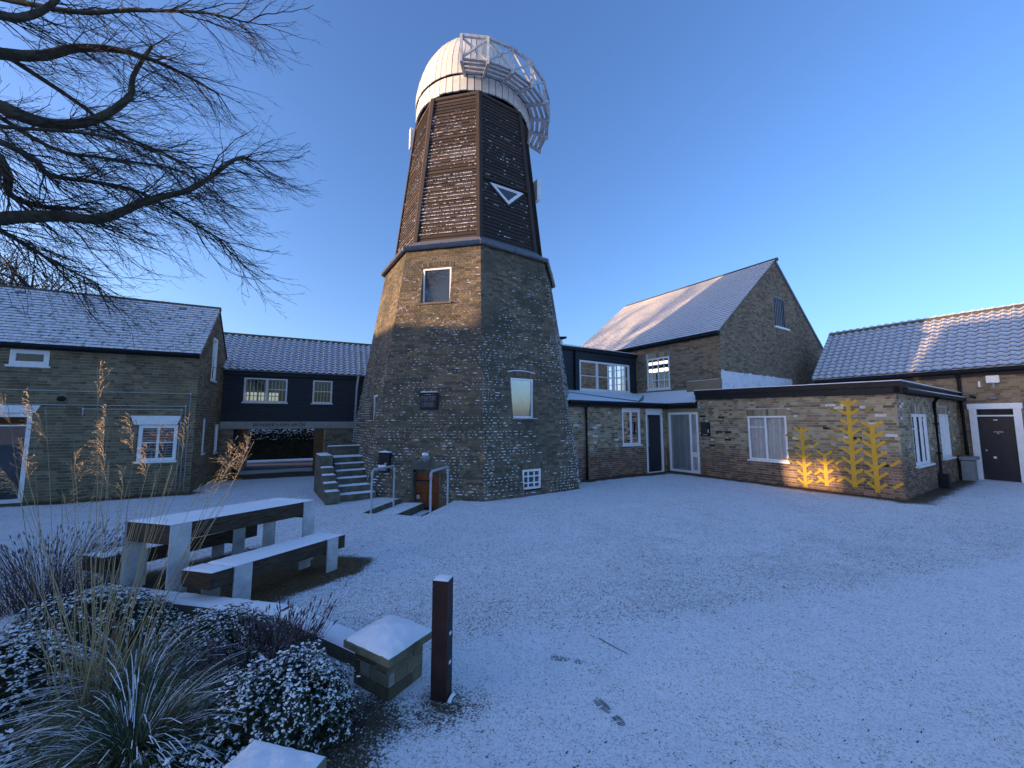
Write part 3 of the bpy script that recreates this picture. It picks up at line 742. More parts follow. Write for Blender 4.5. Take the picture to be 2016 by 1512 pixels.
# smock: weatherboards one by one
SF = {}
snow_s = MB(); rnd = random.Random(21)
for i in range(-1, 7):
    f, w0, w1, Lf = face_frame(i, RS0, ZS0, RS1, ZS1); SF[i] = (f, w0, w1, Lf); nb_ = 42; h = Lf / nb_; far = MB()
    for r in range(nb_):
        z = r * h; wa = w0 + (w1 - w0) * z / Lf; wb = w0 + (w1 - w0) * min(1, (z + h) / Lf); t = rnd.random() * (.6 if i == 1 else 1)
        m = far if i > 2 else MB(); P = f.P; d0 = .030 + rnd.uniform(-.004, .004); sag = rnd.uniform(-.004, .004)
        m.hexa([P(-wa, -.02, z), P(wa, -.02, z), P(wa, d0, z + sag), P(-wa, d0, z - sag), P(-wb, -.02, z + h * 1.12), P(wb, -.02, z + h * 1.12), P(wb, .004, z + h * 1.12), P(-wb, .004, z + h * 1.12)], t)
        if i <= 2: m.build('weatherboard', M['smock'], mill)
        if i in (-1, 0, 1) and 1 < r < 38:
            band = .45 + .8 * nz(0, r * .23, i * 5.1) + .35 * nz(0, r * 1.7, 2); x = -wa + .06
            dens = {-1: .5, 0: 1.9, 1: .2}[i] * max(0, band) * (1 if r < 32 else .35)
            while x < wa - .07:
                if rnd.random() < dens * (1.0 + 1.6 * nz(x * 3, r * .9, 8)):
                    L_ = rnd.uniform(.02, .09); hh = rnd.uniform(.012, .030); dd = d0 + rnd.uniform(.004, .018)
                    snow_s.hexa([P(x, .005, z + .0), P(x + L_, .005, z), P(x + L_ * .9, dd, z + .004), P(x + L_ * .1, dd, z + .004), P(x + L_ * .2, .004, z + hh + .012), P(x + L_ * .8, .004, z + hh + .012), P(x + L_ * .7, dd * .8, z + hh), P(x + L_ * .3, dd * .8, z + hh)])
                x += rnd.uniform(.02, .06)
    if i > 2: far.build('weatherboards', M['smock'], mill)
    # corner posts
    a, b = corner(i, RS0 + .035, ZS0 + .01), corner(i, RS1 + .035, ZS1 - .01)
    for (fr, sg) in ((f, 1),):
        m = MB(); P = f.P
        m.hexa([P(-w0 - .02, -.03, .0), P(-w0 + .075, -.03, 0), P(-w0 + .075, .062, 0), P(-w0 - .02, .062, 0), P(-w1 - .02, -.03, Lf), P(-w1 + .075, -.03, Lf), P(-w1 + .075, .062, Lf), P(-w1 - .02, .062, Lf)], .35); m.build('corner_board', M['smock'], mill)
        m = MB(); m.hexa([P(w0 - .075, -.03, .0), P(w0 + .02, -.03, 0), P(w0 + .02, .060, 0), P(w0 - .075, .060, 0), P(w1 - .075, -.03, Lf), P(w1 + .02, -.03, Lf), P(w1 + .02, .060, Lf), P(w1 - .075, .060, Lf)], .3); m.build('corner_board', M['smock'], mill)
    m = MB(); m.hexa([P(-w1, -.03, Lf - .09), P(w1, -.03, Lf - .09), P(w1, .045, Lf - .09), P(-w1, .045, Lf - .09), P(-w1, -.03, Lf), P(w1, -.03, Lf), P(w1, .045, Lf), P(-w1, .045, Lf)], .7); m.build('top_board', M['smock'], mill)
snow_s.build('snow', M['snow'], mill, kind='stuff')
# triangular window on the right front face of the smock
f, w0, w1, Lf = SF[1]; kk = Lf / (ZS1 - ZS0)
tri = [(-.55, (8.60 - ZS0) * kk), (.62, (8.66 - ZS0) * kk), (.05, (8.10 - ZS0) * kk)]
tw = MB(); cx = sum(p[0] for p in tri) / 3; cz = sum(p[1] for p in tri) / 3
def tri_ring(mb, sc0, sc1, d0, d1):
    o = [(cx + (x - cx) * sc0, cz + (z - cz) * sc0) for x, z in tri]; q = [(cx + (x - cx) * sc1, cz + (z - cz) * sc1) for x, z in tri]
    for j in range(3):
        a, b = o[j], o[(j + 1) % 3]; c, d = q[(j + 1) % 3], q[j]
        mb.hexa([f.P(a[0], d0, a[1]), f.P(b[0], d0, b[1]), f.P(c[0], d0, c[1]), f.P(d[0], d0, d[1]), f.P(a[0], d1, a[1]), f.P(b[0], d1, b[1]), f.P(c[0], d1, c[1]), f.P(d[0], d1, d[1])])
tri_ring(tw, 1.0, .80, .0, .075); two = tw.build('triangular_window', M['white'], mill)
m = MB(); tri_ring(m, .80, .66, .0, .055); m.build('inner_frame', M['white'], two)
m = MB(); tri_ring(m, 1.2, 1.0, .0, .055); m.build('surround', M['board_dark'], two)
m = MB(); m.face([f.P(cx + (x - cx) * .7, .040, cz + (z - cz) * .7) for x, z in tri]); m.build('pane', M['glass_refl'], two)
m = MB(); m.hexa([f.P(-.72, 0, tri[0][1] + .06), f.P(.76, 0, tri[1][1] + .06), f.P(.76, .12, tri[1][1] + .05), f.P(-.72, .12, tri[0][1] + .05), f.P(-.72, 0, tri[0][1] + .11), f.P(.76, 0, tri[1][1] + .11), f.P(.76, .12, tri[1][1] + .08), f.P(-.72, .12, tri[0][1] + .08)]); m.build('drip_board', M['smock'], two)
# cap: skirt planks, dome planks, gallery
CC = V(-1.36, 12.70, 0); RK = 1.98; ZK0, ZK1 = 11.78, 12.27; ZD = 2.62
NS = 56
for j in range(NS):
    a0 = 2 * math.pi * j / NS + .006; a1 = 2 * math.pi * (j + 1) / NS - .006; m = MB(); r = RK + random.uniform(-.006, .006); zb = ZK0 - random.uniform(0, .035)
    q = lambda a, rr, z: V(CC.x + rr * math.cos(a), CC.y + rr * math.sin(a), z)
    m.hexa([q(a0, r - .03, zb), q(a1, r - .03, zb), q(a1, r + .02, zb), q(a0, r + .02, zb), q(a0, r - .05, ZK1), q(a1, r - .05, ZK1), q(a1, r, ZK1), q(a0, r, ZK1)]); m.build('skirt_plank', M['cap_white'], mill)
ND = 66; NR = 12
def dome_r(t): return (RK + .035) * (math.cos(t * math.pi / 2) ** 1.02)
def dome_z(t): return ZK1 + .05 + ZD * math.sin(t * math.pi / 2) ** 1.0
for j in range(ND):
    a0 = 2 * math.pi * j / ND; a1 = 2 * math.pi * (j + 1) / ND; m = MB(); off = (0, .010, .004)[j % 3]
    gap = .009
    for k_ in range(NR):
        t0, t1 = k_ / NR * .985, (k_ + 1) / NR * .985
        r0, r1 = dome_r(t0) + off, dome_r(t1) + off; z0, z1 = dome_z(t0), dome_z(t1)
        g0, g1 = gap / max(r0, .05), gap / max(r1, .05)
        if (a1 - a0) / 2 <= g1: g1 = (a1 - a0) * .2
        o = [q(a0 + g0, r0, z0), q(a1 - g0, r0, z0), q(a1 - g1, r1, z1), q(a0 + g1, r1, z1)]; i_ = [p + (V(CC.x, CC.y, p.z) - p).normalized() * .03 for p in o]
        m.face(o); 
        m.face([o[0], o[3], i_[3], i_[0]]); m.face([o[1], o[2], i_[2], i_[1]])
        if k_ == 0: m.face([o[0], o[1], i_[1], i_[0]])
    m.build('cap_plank', M['cap_white'], mill)
m = MB()      # dark lining under the planks and ring beam between dome and skirt
for j in range(48):
    a0, a1 = 2 * math.pi * j / 48, 2 * math.pi * (j + 1) / 48
    m.hexa([q(a0, 1.80, ZK1 - .02), q(a1, 1.80, ZK1 - .02), q(a1, RK - .035, ZK1 - .02), q(a0, RK - .035, ZK1 - .02), q(a0, 1.80, ZK1 + .07), q(a1, 1.80, ZK1 + .07), q(a1, RK - .035, ZK1 + .07), q(a0, RK - .035, ZK1 + .07)])
    for k_ in range(8):
        t0, t1 = k_ / 8 * .97, (k_ + 1) / 8 * .97
        m.face([q(a0, dome_r(t0) - .03, dome_z(t0)), q(a1, dome_r(t0) - .03, dome_z(t0)), q(a1, dome_r(t1) - .03, dome_z(t1)), q(a0, dome_r(t1) - .03, dome_z(t1))])
    m.hexa([q(a0, .2, 11.60), q(a1, .2, 11.60), q(a1, RK - .07, 11.60), q(a0, RK - .07, 11.60), q(a0, .2, 11.68), q(a1, .2, 11.68), q(a1, RK - .07, 11.68), q(a0, RK - .07, 11.68)])
m.build('cap_curb', M['board_dark'], mill)
gal = mill
RG, ZF, ZR = 2.66, 12.10, 12.84
ang = [R_(-92 + 16.6 * j) for j in range(8)]
def bar(p0, p1, w, h, name, mat='gallery'):
    d = (p1 - p0); L_ = d.length; d.normalize(); up = V(0, 0, 1) if abs(d.z) < .9 else V(1, 0, 0); s = d.cross(up).normalized(); u = s.cross(d); m = MB()
    pts = [p0 + s * a * w / 2 + u * b * h / 2 for a, b in ((-1, -1), (1, -1), (1, 1), (-1, 1))]; m.hexa(pts + [p + d * L_ for p in pts]); return m.build(name, M[mat], gal)
for j, a in enumerate(ang):
    bar(q(a, RK - .02, ZK1 - .02), q(a, RG + .03, ZF - .05), .075, .10, 'gallery_joist')
    bar(q(a, RG, ZF - .10), q(a, RG, ZR + .02), .075, .075, 'gallery_post')
    if j < len(ang) - 1:
        b = ang[j + 1]
        bar(q(a, RG, ZR), q(b, RG, ZR), .07, .085, 'gallery_rail')
        bar(q(a, RG, ZF + .03), q(b, RG, ZR - .03), .045, .055, 'gallery_brace'); bar(q(a, RG - .02, ZR - .03), q(b, RG - .02, ZF + .03), .045, .055, 'gallery_brace')
        for rr in (2.10, 2.27, 2.45, 2.62):
            m = MB(); zz = ZF + .02 + (2.66 - rr) * .22; e = .004; w_ = .055
            m.hexa([q(a + e, rr - w_, zz), q(b - e, rr - w_, zz), q(b - e, rr + w_, zz - .02), q(a + e, rr + w_, zz - .02), q(a + e, rr - w_, zz + .03), q(b - e, rr - w_, zz + .03), q(b - e, rr + w_, zz + .01), q(a + e, rr + w_, zz + .01)]); m.build('gallery_floor_board', M['gallery'], gal)
bar(q(ang[0], RG, ZF + .03), q(ang[0], RK, ZR + .30), .04, .04, 'gallery_brace')
# white hatch boards at the left and right of the smock
m = MB(); f2 = SF[-1][0]; fh = Fr(corner(-1, 2.08, 11.0), Ldir); m.box(fh, -.04, .08, -.2, .0, 0, .70); m.build('hatch_board', M['white'], mill)
fh = Fr(corner(3, 2.30, 9.6), Rp); m = MB(); m.box(fh, -.05, .10, -.3, .05, 0, .75); m.build('hatch_board', M['white'], mill)

# ================================================================== LEFT HOUSE
C1 = V(-8.138, 9.919, 0); LH = thing('brick_house', C1, 'dark brick house with snowy slate roof and grey wall pipes, behind the picnic table', 'house')
fL = Fr(C1, Ldir); fG = Fr(C1, Lp)
EZ = 3.58; HW = 1.56; RZ = 5.12; XL = -6.8
Lop = [(-1.08, -.33, .82, 1.70), (-3.36, -2.74, 3.05, 3.40), (-5.2, -2.90, 0., 1.97)]
poly = [(XL, 0), (0, 0), (0, EZ), (XL, EZ)]
b1 = collect_wall(fL, poly, Lop, [], seed=31)
Gop = [(.78, .98, .92, 1.88), (2.12, 2.44, .84, 1.70), (1.18, 1.66, 2.98, 4.22)]
gp = [(0, 0), (HW * 2, 0), (HW * 2, EZ), (HW, RZ - .02), (0, EZ)]
b2 = collect_wall(fG, gp, Gop, [], seed=32)
lay_bricks(LH, b1 + b2, M['house_brick'])
m = MB(); backing(m, fL, poly, Lop); backing(m, fG, gp, Gop); m.build('mortar', M['house_mortar'], LH)
m = MB(); P = fL.P; m.face([P(XL, -HW * 2, 0), P(0, -HW * 2, 0), P(0, -HW * 2, EZ), P(XL, -HW * 2, EZ)]); m.face([P(XL, 0, 0), P(XL, -HW * 2, 0), P(XL, -HW * 2, EZ), P(XL, -HW, RZ), P(XL, 0, EZ)])
m.build('back_wall', M['house_brick'], LH)
for o in Lop: reveal(fL, *o[:4], .10, M['house_brick'], LH)
for o in Gop: reveal(fG, *o[:4], .10, M['house_brick'], LH)
def lintel(f, s0, s1, z0, z1, parent, slope=.08):
    m = MB(); P = f.P; m.hexa([P(s0 + slope, 0, z0), P(s1 - slope, 0, z0), P(s1 - slope, .035, z0), P(s0 + slope, .035, z0), P(s0, 0, z1), P(s1, 0, z1), P(s1, .035, z1), P(s0, .035, z1)]); return m.build('lintel', M['white'], parent)
window(fL, -1.08, -.33, .82, 1.70, LH, fw=.075, mull=((-.705, .05),), trans=(1.27,), dep=.05, fill='slats', sill=.03)
lintel(fL, -1.24, -.27, 1.71, 1.93, LH)
window(fL, -3.36, -2.74, 3.05, 3.40, LH, fw=.09, dep=.04, sill=.04)
dw = window(fL, -5.2, -2.90, 0.02, 1.97, LH, fw=.08, mull=((-3.9, .06),), trans=(1.70,), dep=.05, sill=0, name='glazed_door')
lintel(fL, -5.4, -2.78, 1.98, 2.15, LH)
window(fG, .78, .98, .92, 1.88, LH, fw=.04, dep=.05, sill=.04); window(fG, 2.12, 2.44, .84, 1.70, LH, fw=.05, dep=.03, sill=.04)
window(fG, 1.18, 1.66, 2.98, 4.22, LH, fw=.06, trans=(3.4,), dep=.03, sill=.05)
# roof
sl = math.hypot(HW + .12, RZ - EZ + .06); up = (Lp * (HW + .12) + V(0, 0, RZ - EZ + .12)).normalized()
fr = Fr(fL.P(XL - .1, .13, EZ - .06), Ldir, up)
slate_roof(LH, fr, -XL + .14, sl + .06, M['slate'], cw=.22, chh=.115, seed=7)
m = MB(); P = fL.P; 
m.face([P(XL - .1, .13, EZ - .07), P(.04, .13, EZ - .07), P(.04, -HW, RZ - .01), P(XL - .1, -HW, RZ - .01)]); m.face([P(XL - .1, -HW * 2 - .13, EZ - .07), P(.04, -HW * 2 - .13, EZ - .07), P(.04, -HW, RZ - .01), P(XL - .1, -HW, RZ - .01)])
m.build('roof_deck', M['slate'], LH)
for j in range(16):
    a = XL - .1 + j * .435; m = MB(); m.tube([P(a, -HW, RZ + .02), P(a + .42, -HW, RZ + .02)], .075, 8); m.build('ridge_tile', M['ridge'], LH, True)
for a, g in ((-4.0, .0), (-2.42, 0), (-.80, 0)):
    m = MB(); z = RZ - .16; m.tube([P(a - .14, -HW + .16, z), P(a - .07, -HW + .19, z + .02), P(a + .07, -HW + .19, z + .02), P(a + .14, -HW + .16, z)], [.015, .06, .06, .015], 8); m.build('roof_vent', M['lead'], LH, True)
m = MB(); m.box(fL, XL, .0, .0, .10, EZ - .16, EZ - .05); m.build('fascia', M['black'], LH); m = MB(); m.tube([P(XL, .17, EZ - .10), P(.03, .17, EZ - .10)], .05, 8); m.build('gutter', M['black'], LH, True)
m = MB(); m.box(fG, 0, .02, 0, 0.02, 0, .1)
# conduits on the wall
for pts in (([(-5.6, 2.49), (-.12, 2.49), (-.12, .05)]), ([(-5.6, 2.17), (-.20, 2.17), (-.20, .05)]), ([(-2.08, 1.92), (-2.08, 2.08), (-.28, 2.08), (-.28, .05)])):
    m = MB()
    m_pts = [fL.P(s, .035, z) for s, z in pts]
    for a, b in zip(m_pts[:-1], m_pts[1:]): m.tube([a, b], .011, 7)
    for p in m_pts[1:-1]: m.blob(p, .026, n=8, rings=5, jit=0)
    L_ = (m_pts[-1] - m_pts[-2]).length
    m.build('conduit', M['pipe'], LH, True)
m = MB(); m.tube([fL.P(-2.46, 0, 2.31), fL.P(-2.46, .08, 2.31)], .06, 10); m.build('vent_cowl', M['black'], LH, True)

# ================================================================== ARCH BUILDING
A0 = V(-9.0, 12.551, 0); AR = thing('bridge_building', A0, 'black boarded building with snowy pantile roof bridging a low archway marked BEWARE! LOW ARCH', 'building')
fA = Fr(A0, Ldir); XA0, XA1 = -1.2, 5.2; AD = 3.0; EA = 3.46; RA = 4.80
P = fA.P
boards_open = [(.18, 1.42, 2.43, 3.23), (2.20, 2.82, 2.43, 3.23)]
z = 1.78; r = 0
while z < EA - .02:
    h = .125; zt = min(z + h, EA); spans = [(XA0, XA1)]
    for o in boards_open:
        if o[2] < zt and o[3] > z: spans = cut(spans, o[0], o[1])
    for a, b in spans:
        m = MB(); m.hexa([P(a, -.02, z), P(b, -.02, z), P(b, .018, z), P(a, .018, z), P(a, -.02, zt + .015), P(b, -.02, zt + .015), P(b, .002, zt + .015), P(a, .002, zt + .015)], random.random()); m.build('weatherboard', M['board_dark'], AR)
    z += h
m = MB(); backing(m, fA, [(XA0, 1.55), (XA1, 1.55), (XA1, EA), (XA0, EA)], boards_open, -.03)
bo = [(-.2, 1.25, 2.35, 3.05), (1.9, 2.5, 2.4, 3.05)]
fAb = Fr(fA.P(0, -AD, 0), Ldir); backing(m, fAb, [(XA0, 1.55), (XA1, 1.55), (XA1, EA), (XA0, EA)], [(-.75, .95, 2.38, 2.98), (1.35, 1.62, 2.40, 3.0)], 0)
m.face([P(XA0, 0, EA), P(XA0, -AD, EA), P(XA0, -AD, 1.6), P(XA0, 0, 1.6)]); m.face([P(XA1, 0, EA), P(XA1, -AD, EA), P(XA1, -AD, 1.6), P(XA1, 0, 1.6)])
m.face([P(XA0, 0, 1.62), P(XA1, 0, 1.62), P(XA1, -AD, 1.62), P(XA0, -AD, 1.62)]); m.build('inner_wall', M['board_dark'], AR)
m = MB(); m.face([P(XA0, 0, 3.4), P(XA1, 0, 3.4), P(XA1, -AD, 3.4), P(XA0, -AD, 3.4)]); m.build('ceiling', M['curtain'], AR)
window(fA, .18, 1.42, 2.43, 3.23, AR, fw=.045, mull=((.82, .06),) , trans=((2.86, .85, 1.38),), dep=.03, sill=.05, blackroom=False, fill='blind', glass='glass')
window(fA, 2.20, 2.82, 2.43, 3.23, AR, fw=.045, trans=(2.84,), dep=.03, sill=.05, blackroom=False, fill='blind')
window(fAb, -.75, .95, 2.38, 2.98, AR, fw=.04, mull=(-.45, -.1, .2, .55), trans=(2.6, 2.8), dep=.03, sill=0, blackroom=False); window(fAb, 1.35, 1.62, 2.40, 3.0, AR, fw=.03, dep=.03, sill=0, blackroom=False)
slab(AR, fA, -.42, 3.9, -.30, .05, 1.54, 1.78, M['concrete'], 'beam')
lettering('BEWARE! LOW ARCH', .150, fA, 1.26, .0535, 1.668, M['letter_dark'], AR, scale=(1.03, 1.0))['kind'] = 'stuff'
# piers
bo_ = collect_wall(fA, [(-.55, 0), (-.03, 0), (-.03, 1.54), (-.55, 1.54)], seed=41) + collect_wall(fA, [(2.63, 0), (XA1, 0), (XA1, 1.54), (2.63, 1.54)], seed=42)
fJ = Fr(fA.P(2.63, -.0, 0), -Lp)      # right jamb facing left
fJ2 = Fr(fA.P(-.03, 0, 0), Lp)
bo_ += collect_wall(fJ2, [(0, 0), (AD, 0), (AD, 1.54), (0, 1.54)], seed=44)
lay_bricks(AR, bo_, M['barn_brick'])
m = MB(); m.box(fA, -.55, -.036, -AD, -.006, 0, 1.54); m.box(fA, 2.64, XA1, -AD, -.006, 0, 1.54); m.build('mortar', M['barn_mortar'], AR)
slab(AR, fA, 2.31, 2.625, -.16, -.02, 0, 1.54, M['jamb_wood'], 'gate_post'); slab(AR, fA, -.03, .06, -.3, -.1, 0, 1.54, M['black'], 'gate_post')
slab(AR, fA, -.30, .02, .02, .30, .0, .20, M['stone'], 'kerb_stone')
up = (Lp * (AD / 2 + .15) + V(0, 0, RA - EA + .1)).normalized(); sl = math.hypot(AD / 2 + .15, RA - EA + .1)
fr = Fr(fA.P(-.75, .17, EA - .02), Ldir, up); pantile_roof(AR, fr, 5.2, sl, M['pantile'], cw=.205, chh=.155, sgn=-1)
m = MB(); m.face([P(-.75, .15, EA - .02), P(XA1, .15, EA - .02), P(XA1, -AD / 2, RA), P(-.75, -AD / 2, RA)]); m.face([P(-.75, -AD - .15, EA - .02), P(XA1, -AD - .15, EA - .02), P(XA1, -AD / 2, RA), P(-.75, -AD / 2, RA)])
m.face([P(-.75, 0, EA), P(-.75, -AD, EA), P(-.75, -AD / 2, RA)]); m.build('roof_deck', M['pantile'], AR)
for j in range(13):
    a = -.78 + j * .44; m = MB(); m.tube([P(a, -AD / 2, RA + .09), P(a + .43, -AD / 2, RA + .09)], .095, 8); m.build('ridge_tile', M['ridge'], AR, True)
m = MB(); m.box(fA, XA0, XA1, .02, .07, EA - .14, EA); m.build('fascia', M['board_dark'], AR)
dp = MB(); dp.tube([P(3.72, .12, 4.35), P(3.72, .12, 3.72), P(3.66, .10, 3.32), P(3.64, .07, 3.05), P(3.60, .07, 1.0)], .045, 8); dp.build('downpipe', M['pipe'], AR, True)

# ================================================================== ANNEX, LEAN-TO, BARN, RIGHT BUILDING
K = V(5.648, 14.171, 0); fF = Fr(K, -Rd); fS_o = fF.P(6.17, 0, 0)
AN = thing('brick_annex', fF.P(6.17, 0, 0), 'low flat-roofed buff brick annex with black fascia, painted with yellow trees', 'building')
fS = Fr(fS_o, Rp)
Fop = [(2.84, 3.88, .66, 1.95)]
def annex_tint(c, t, rnd): return t * .93 if rnd.random() < .978 else .99
pF = [(1.27, 0), (6.17, 0), (6.17, 2.44), (1.27, 2.52)]
bF = collect_wall(fF, pF, Fop, [(2.80, 3.92, 1.95, 2.15)], seed=51, tintf=annex_tint)
Sop = [(1.10, 2.52, .70, 1.98), (3.88, 5.05, .74, 2.0)]
pS = [(0, 0), (6.43, 0), (6.43, 2.44), (0, 2.44)]
bS = collect_wall(fS, pS, Sop, [(1.06, 2.56, 1.98, 2.18), (3.84, 5.09, 2.0, 2.2)], seed=52, tintf=annex_tint)
lay_bricks(AN, bF + bS, M['annex_brick'])
m = MB(); backing(m, fF, pF, Fop); backing(m, fS, pS, Sop); m.build('mortar', M['annex_mortar'], AN)
soldier(fF, 2.82, 3.90, 1.955, .19, M['annex_brick'], AN, fan=.02); soldier(fS, 1.08, 2.54, 1.985, .19, M['annex_brick'], AN); soldier(fS, 3.86, 5.07, 2.005, .19, M['annex_brick'], AN)
for o in Fop: reveal(fF, *o, .09, M['annex_brick'], AN)
for o in Sop: reveal(fS, *o, .09, M['annex_brick'], AN)
window(fF, 2.84, 3.88, .66, 1.95, AN, fw=.05, mull=((3.33, .05),), trans=((1.62, 2.89, 3.31),), dep=.05, fill='curtain', sill=.06, curtain_d=.06)
window(fS, 1.10, 2.52, .70, 1.98, AN, fw=.06, mull=((1.55, .06), (2.05, .06)), trans=((1.6, 1.16, 1.52),), dep=.05, fill='curtain', sill=.07, sillw=.08, curtain_d=.06)
window(fS, 3.88, 5.05, .74, 2.0, AN, fw=.06, mull=((4.28, .06), (4.66, .06)), trans=((1.62, 3.94, 4.25),), dep=.05, fill='curtain', sill=.07, sillw=.08, curtain_d=.06)
# fascia and flat roof
P = fF.P
m = MB(); m.hexa([P(1.24, -.02, 2.52), P(6.30, -.02, 2.44), P(6.30, .10, 2.44), P(1.24, .10, 2.52), P(1.24, -.02, 2.80), P(6.30, -.02, 2.70), P(6.30, .10, 2.70), P(1.24, .10, 2.80)]); m.build('fascia', M['black'], AN)
m = MB(); m.hexa([P(1.22, .101, 2.68), P(6.31, .101, 2.60), P(6.31, .13, 2.60), P(1.22, .13, 2.68), P(1.22, .101, 2.83), P(6.31, .101, 2.73), P(6.31, .13, 2.73), P(1.22, .13, 2.83)]); m.build('drip_board', M['black'], AN)
m = MB(); m.box(fS, -.10, 6.6, -.02, .10, 2.46, 2.68); m.build('fascia', M['black'], AN)
m = MB(); m.tube([fS.P(-.05, .17, 2.52), fS.P(6.4, .17, 2.48)], .055, 8); m.build('gutter', M['black'], AN, True)
m = MB(); m.hexa([P(1.22, -6.4, 2.80), P(6.31, -6.4, 2.70), P(6.31, .12, 2.73), P(1.22, .12, 2.83), P(1.22, -6.4, 2.815), P(6.31, -6.4, 2.715), P(6.31, .115, 2.750), P(1.22, .115, 2.850)]); m.build('roof_snow', M['snow'], AN)
m = MB(); m.box(fS, 0, 6.5, .15, .20, 2.545, 2.565); m.build('gutter_snow', M['snow'], AN)
m = MB(); m.face([fS.P(6.43, 0, 0), fS.P(6.43, -4.9, 0), fS.P(6.43, -4.9, 2.7), fS.P(6.43, 0, 2.7)]); m.build('back_wall', M['annex_brick'], AN)
m = MB(); m.tube([fS.P(3.15, .17, 2.5), fS.P(3.15, .06, 2.3), fS.P(3.15, .06, .25), fS.P(3.18, .12, .06)], .04, 8)
for z in (1.7, .9): m.tube([fS.P(3.15, .06, z), fS.P(3.15, .06, z + .05)], .052, 8)
m.build('downpipe', M['black'], AN, True)
slab(AN, fS, 3.05, 3.25, .02, .20, 0, .38, M['black'], 'drain_box')
# dark vent bricks
for s, z in ((1.95, 1.88), (1.85, 1.42), (2.15, 1.42), (4.72, 1.58), (1.6, .98), (2.12, 1.18), (5.3, 1.35), (5.75, .72)):
    plainbox(AN, fF, s, s + .19, -.02, .0062, z, z + .06, M['black'], 'vent_brick')
lm = thing('wall_lamp', fF.P(1.45, .06, 2.22), 'small oval bulkhead lamp at the left end of the buff brick annex', 'lamp')
m = MB(); m.blob(fF.P(1.47, .07, 2.24), .085, n=10, rings=6, jit=0, sq=.7); m.build('lens', M['grey_box'], lm, True); m = MB(); m.tube([fF.P(1.47, .0, 2.24), fF.P(1.47, .03, 2.24)], .075, 12); m.build('base', M['steel'], lm)
nb = thing('notice_box', fF.P(1.5, .03, 1.3), 'black glazed notice box on the buff brick annex beside the glazed door', 'notice box')
slab(nb, fF, 1.36, 1.66, .005, .06, 1.30, 1.76, M['black'], 'case'); plainbox(nb, fF, 1.61, 1.635, .0605, .066, 1.42, 1.52, M['white'], 'switch'); plainbox(nb, fF, 1.43, 1.58, .0605, .062, 1.345, 1.355, M['white'], 'marks'); plainbox(nb, fF, 1.39, 1.59, .0605, .0618, 1.38, 1.72, M['glass_refl'], 'pane')
plainbox(AN, fF, 1.32, 1.52, .0, .02, 1.93, 1.99, M['black'], 'vent_brick'); plainbox(AN, fF, 1.44, 1.48, 0, .03, 1.83, 1.87, M['black'], 'sensor')
# yellow trees
def paint_tree(s, z0, z1, sc, label):
    t = thing('painted_tree', fF.P(s, .007, z0), label, 'mural', 'yellow trees painted on the annex wall')
    def strip(name, a, b, w, mat, d=.0072, ta=1.):
        (x0, y0), (x1, y1) = a, b; L_ = math.hypot(x1 - x0, y1 - y0); nx, ny = -(y1 - y0) / L_ * w / 2, (x1 - x0) / L_ * w / 2
        m = MB(); P = fF.P; m.hexa([P(x0 + nx, d - .004, y0 + ny), P(x0 - nx, d - .004, y0 - ny), P(x1 - nx * ta, d - .004, y1 - ny * ta), P(x1 + nx * ta, d - .004, y1 + ny * ta),
                                    P(x0 + nx, d, y0 + ny), P(x0 - nx, d, y0 - ny), P(x1 - nx * ta, d, y1 - ny * ta), P(x1 + nx * ta, d, y1 + ny * ta)]); return m.build(name, mat, t)
    strip('stem', (s, z0), (s, z1), .085 * sc, M['yellow'], ta=.9)
    z = z0 + .10; k_ = 0; rnd = random.Random(int(s * 100))
    while z < z1 - .02:
        l = .20 * sc * rnd.uniform(.85, 1.1)
        for sg in (-1, 1):
            d = .0076 if sg > 0 else .0079
            strip('branch', (s + sg * .03, z), (s + sg * (.03 + l * .75), z + l * .62), .06 * sc, M['yellow'], d=d)
            if rnd.random() < (.85 if sg > 0 else .4):
                xx = s + sg * (.22 + rnd.uniform(0, .05)) * sc; zz = z + rnd.uniform(.02, .10)
                if xx < 5.98 and zz < z1 - .12 * sc: strip('branch', (xx, zz), (xx + sg * .15 * sc, zz + .12 * sc), .055 * sc, M['yellow'] if sg > 0 and rnd.random() < .5 else M['yellow_dull'], d=.0068)
            elif rnd.random() < .6:
                m = MB(); xx = s + sg * (.22 + rnd.uniform(0, .08)) * sc; zz = z - .04; m.face([fF.P(xx + .026 * math.cos(w), .0074, zz + .026 * math.sin(w)) for w in [2 * math.pi * j / 10 for j in range(10)]]); m.build('dot', M['yellow_dull'], t)
        z += .235 * sc ** .3; k_ += 1
    return t
paint_tree(4.24, .02, 1.62, .95, 'slim yellow painted tree nearest the annex window, leftmost of four')
paint_tree(4.71, .12, .95, .95, 'shortest yellow painted tree on the annex wall, second from the window')
paint_tree(5.28, .16, 2.36, 1.12, 'tallest yellow painted tree on the annex wall, reaching the black fascia')
paint_tree(5.70, .10, 1.72, 1.12, 'yellow painted tree nearest the right corner of the annex wall')
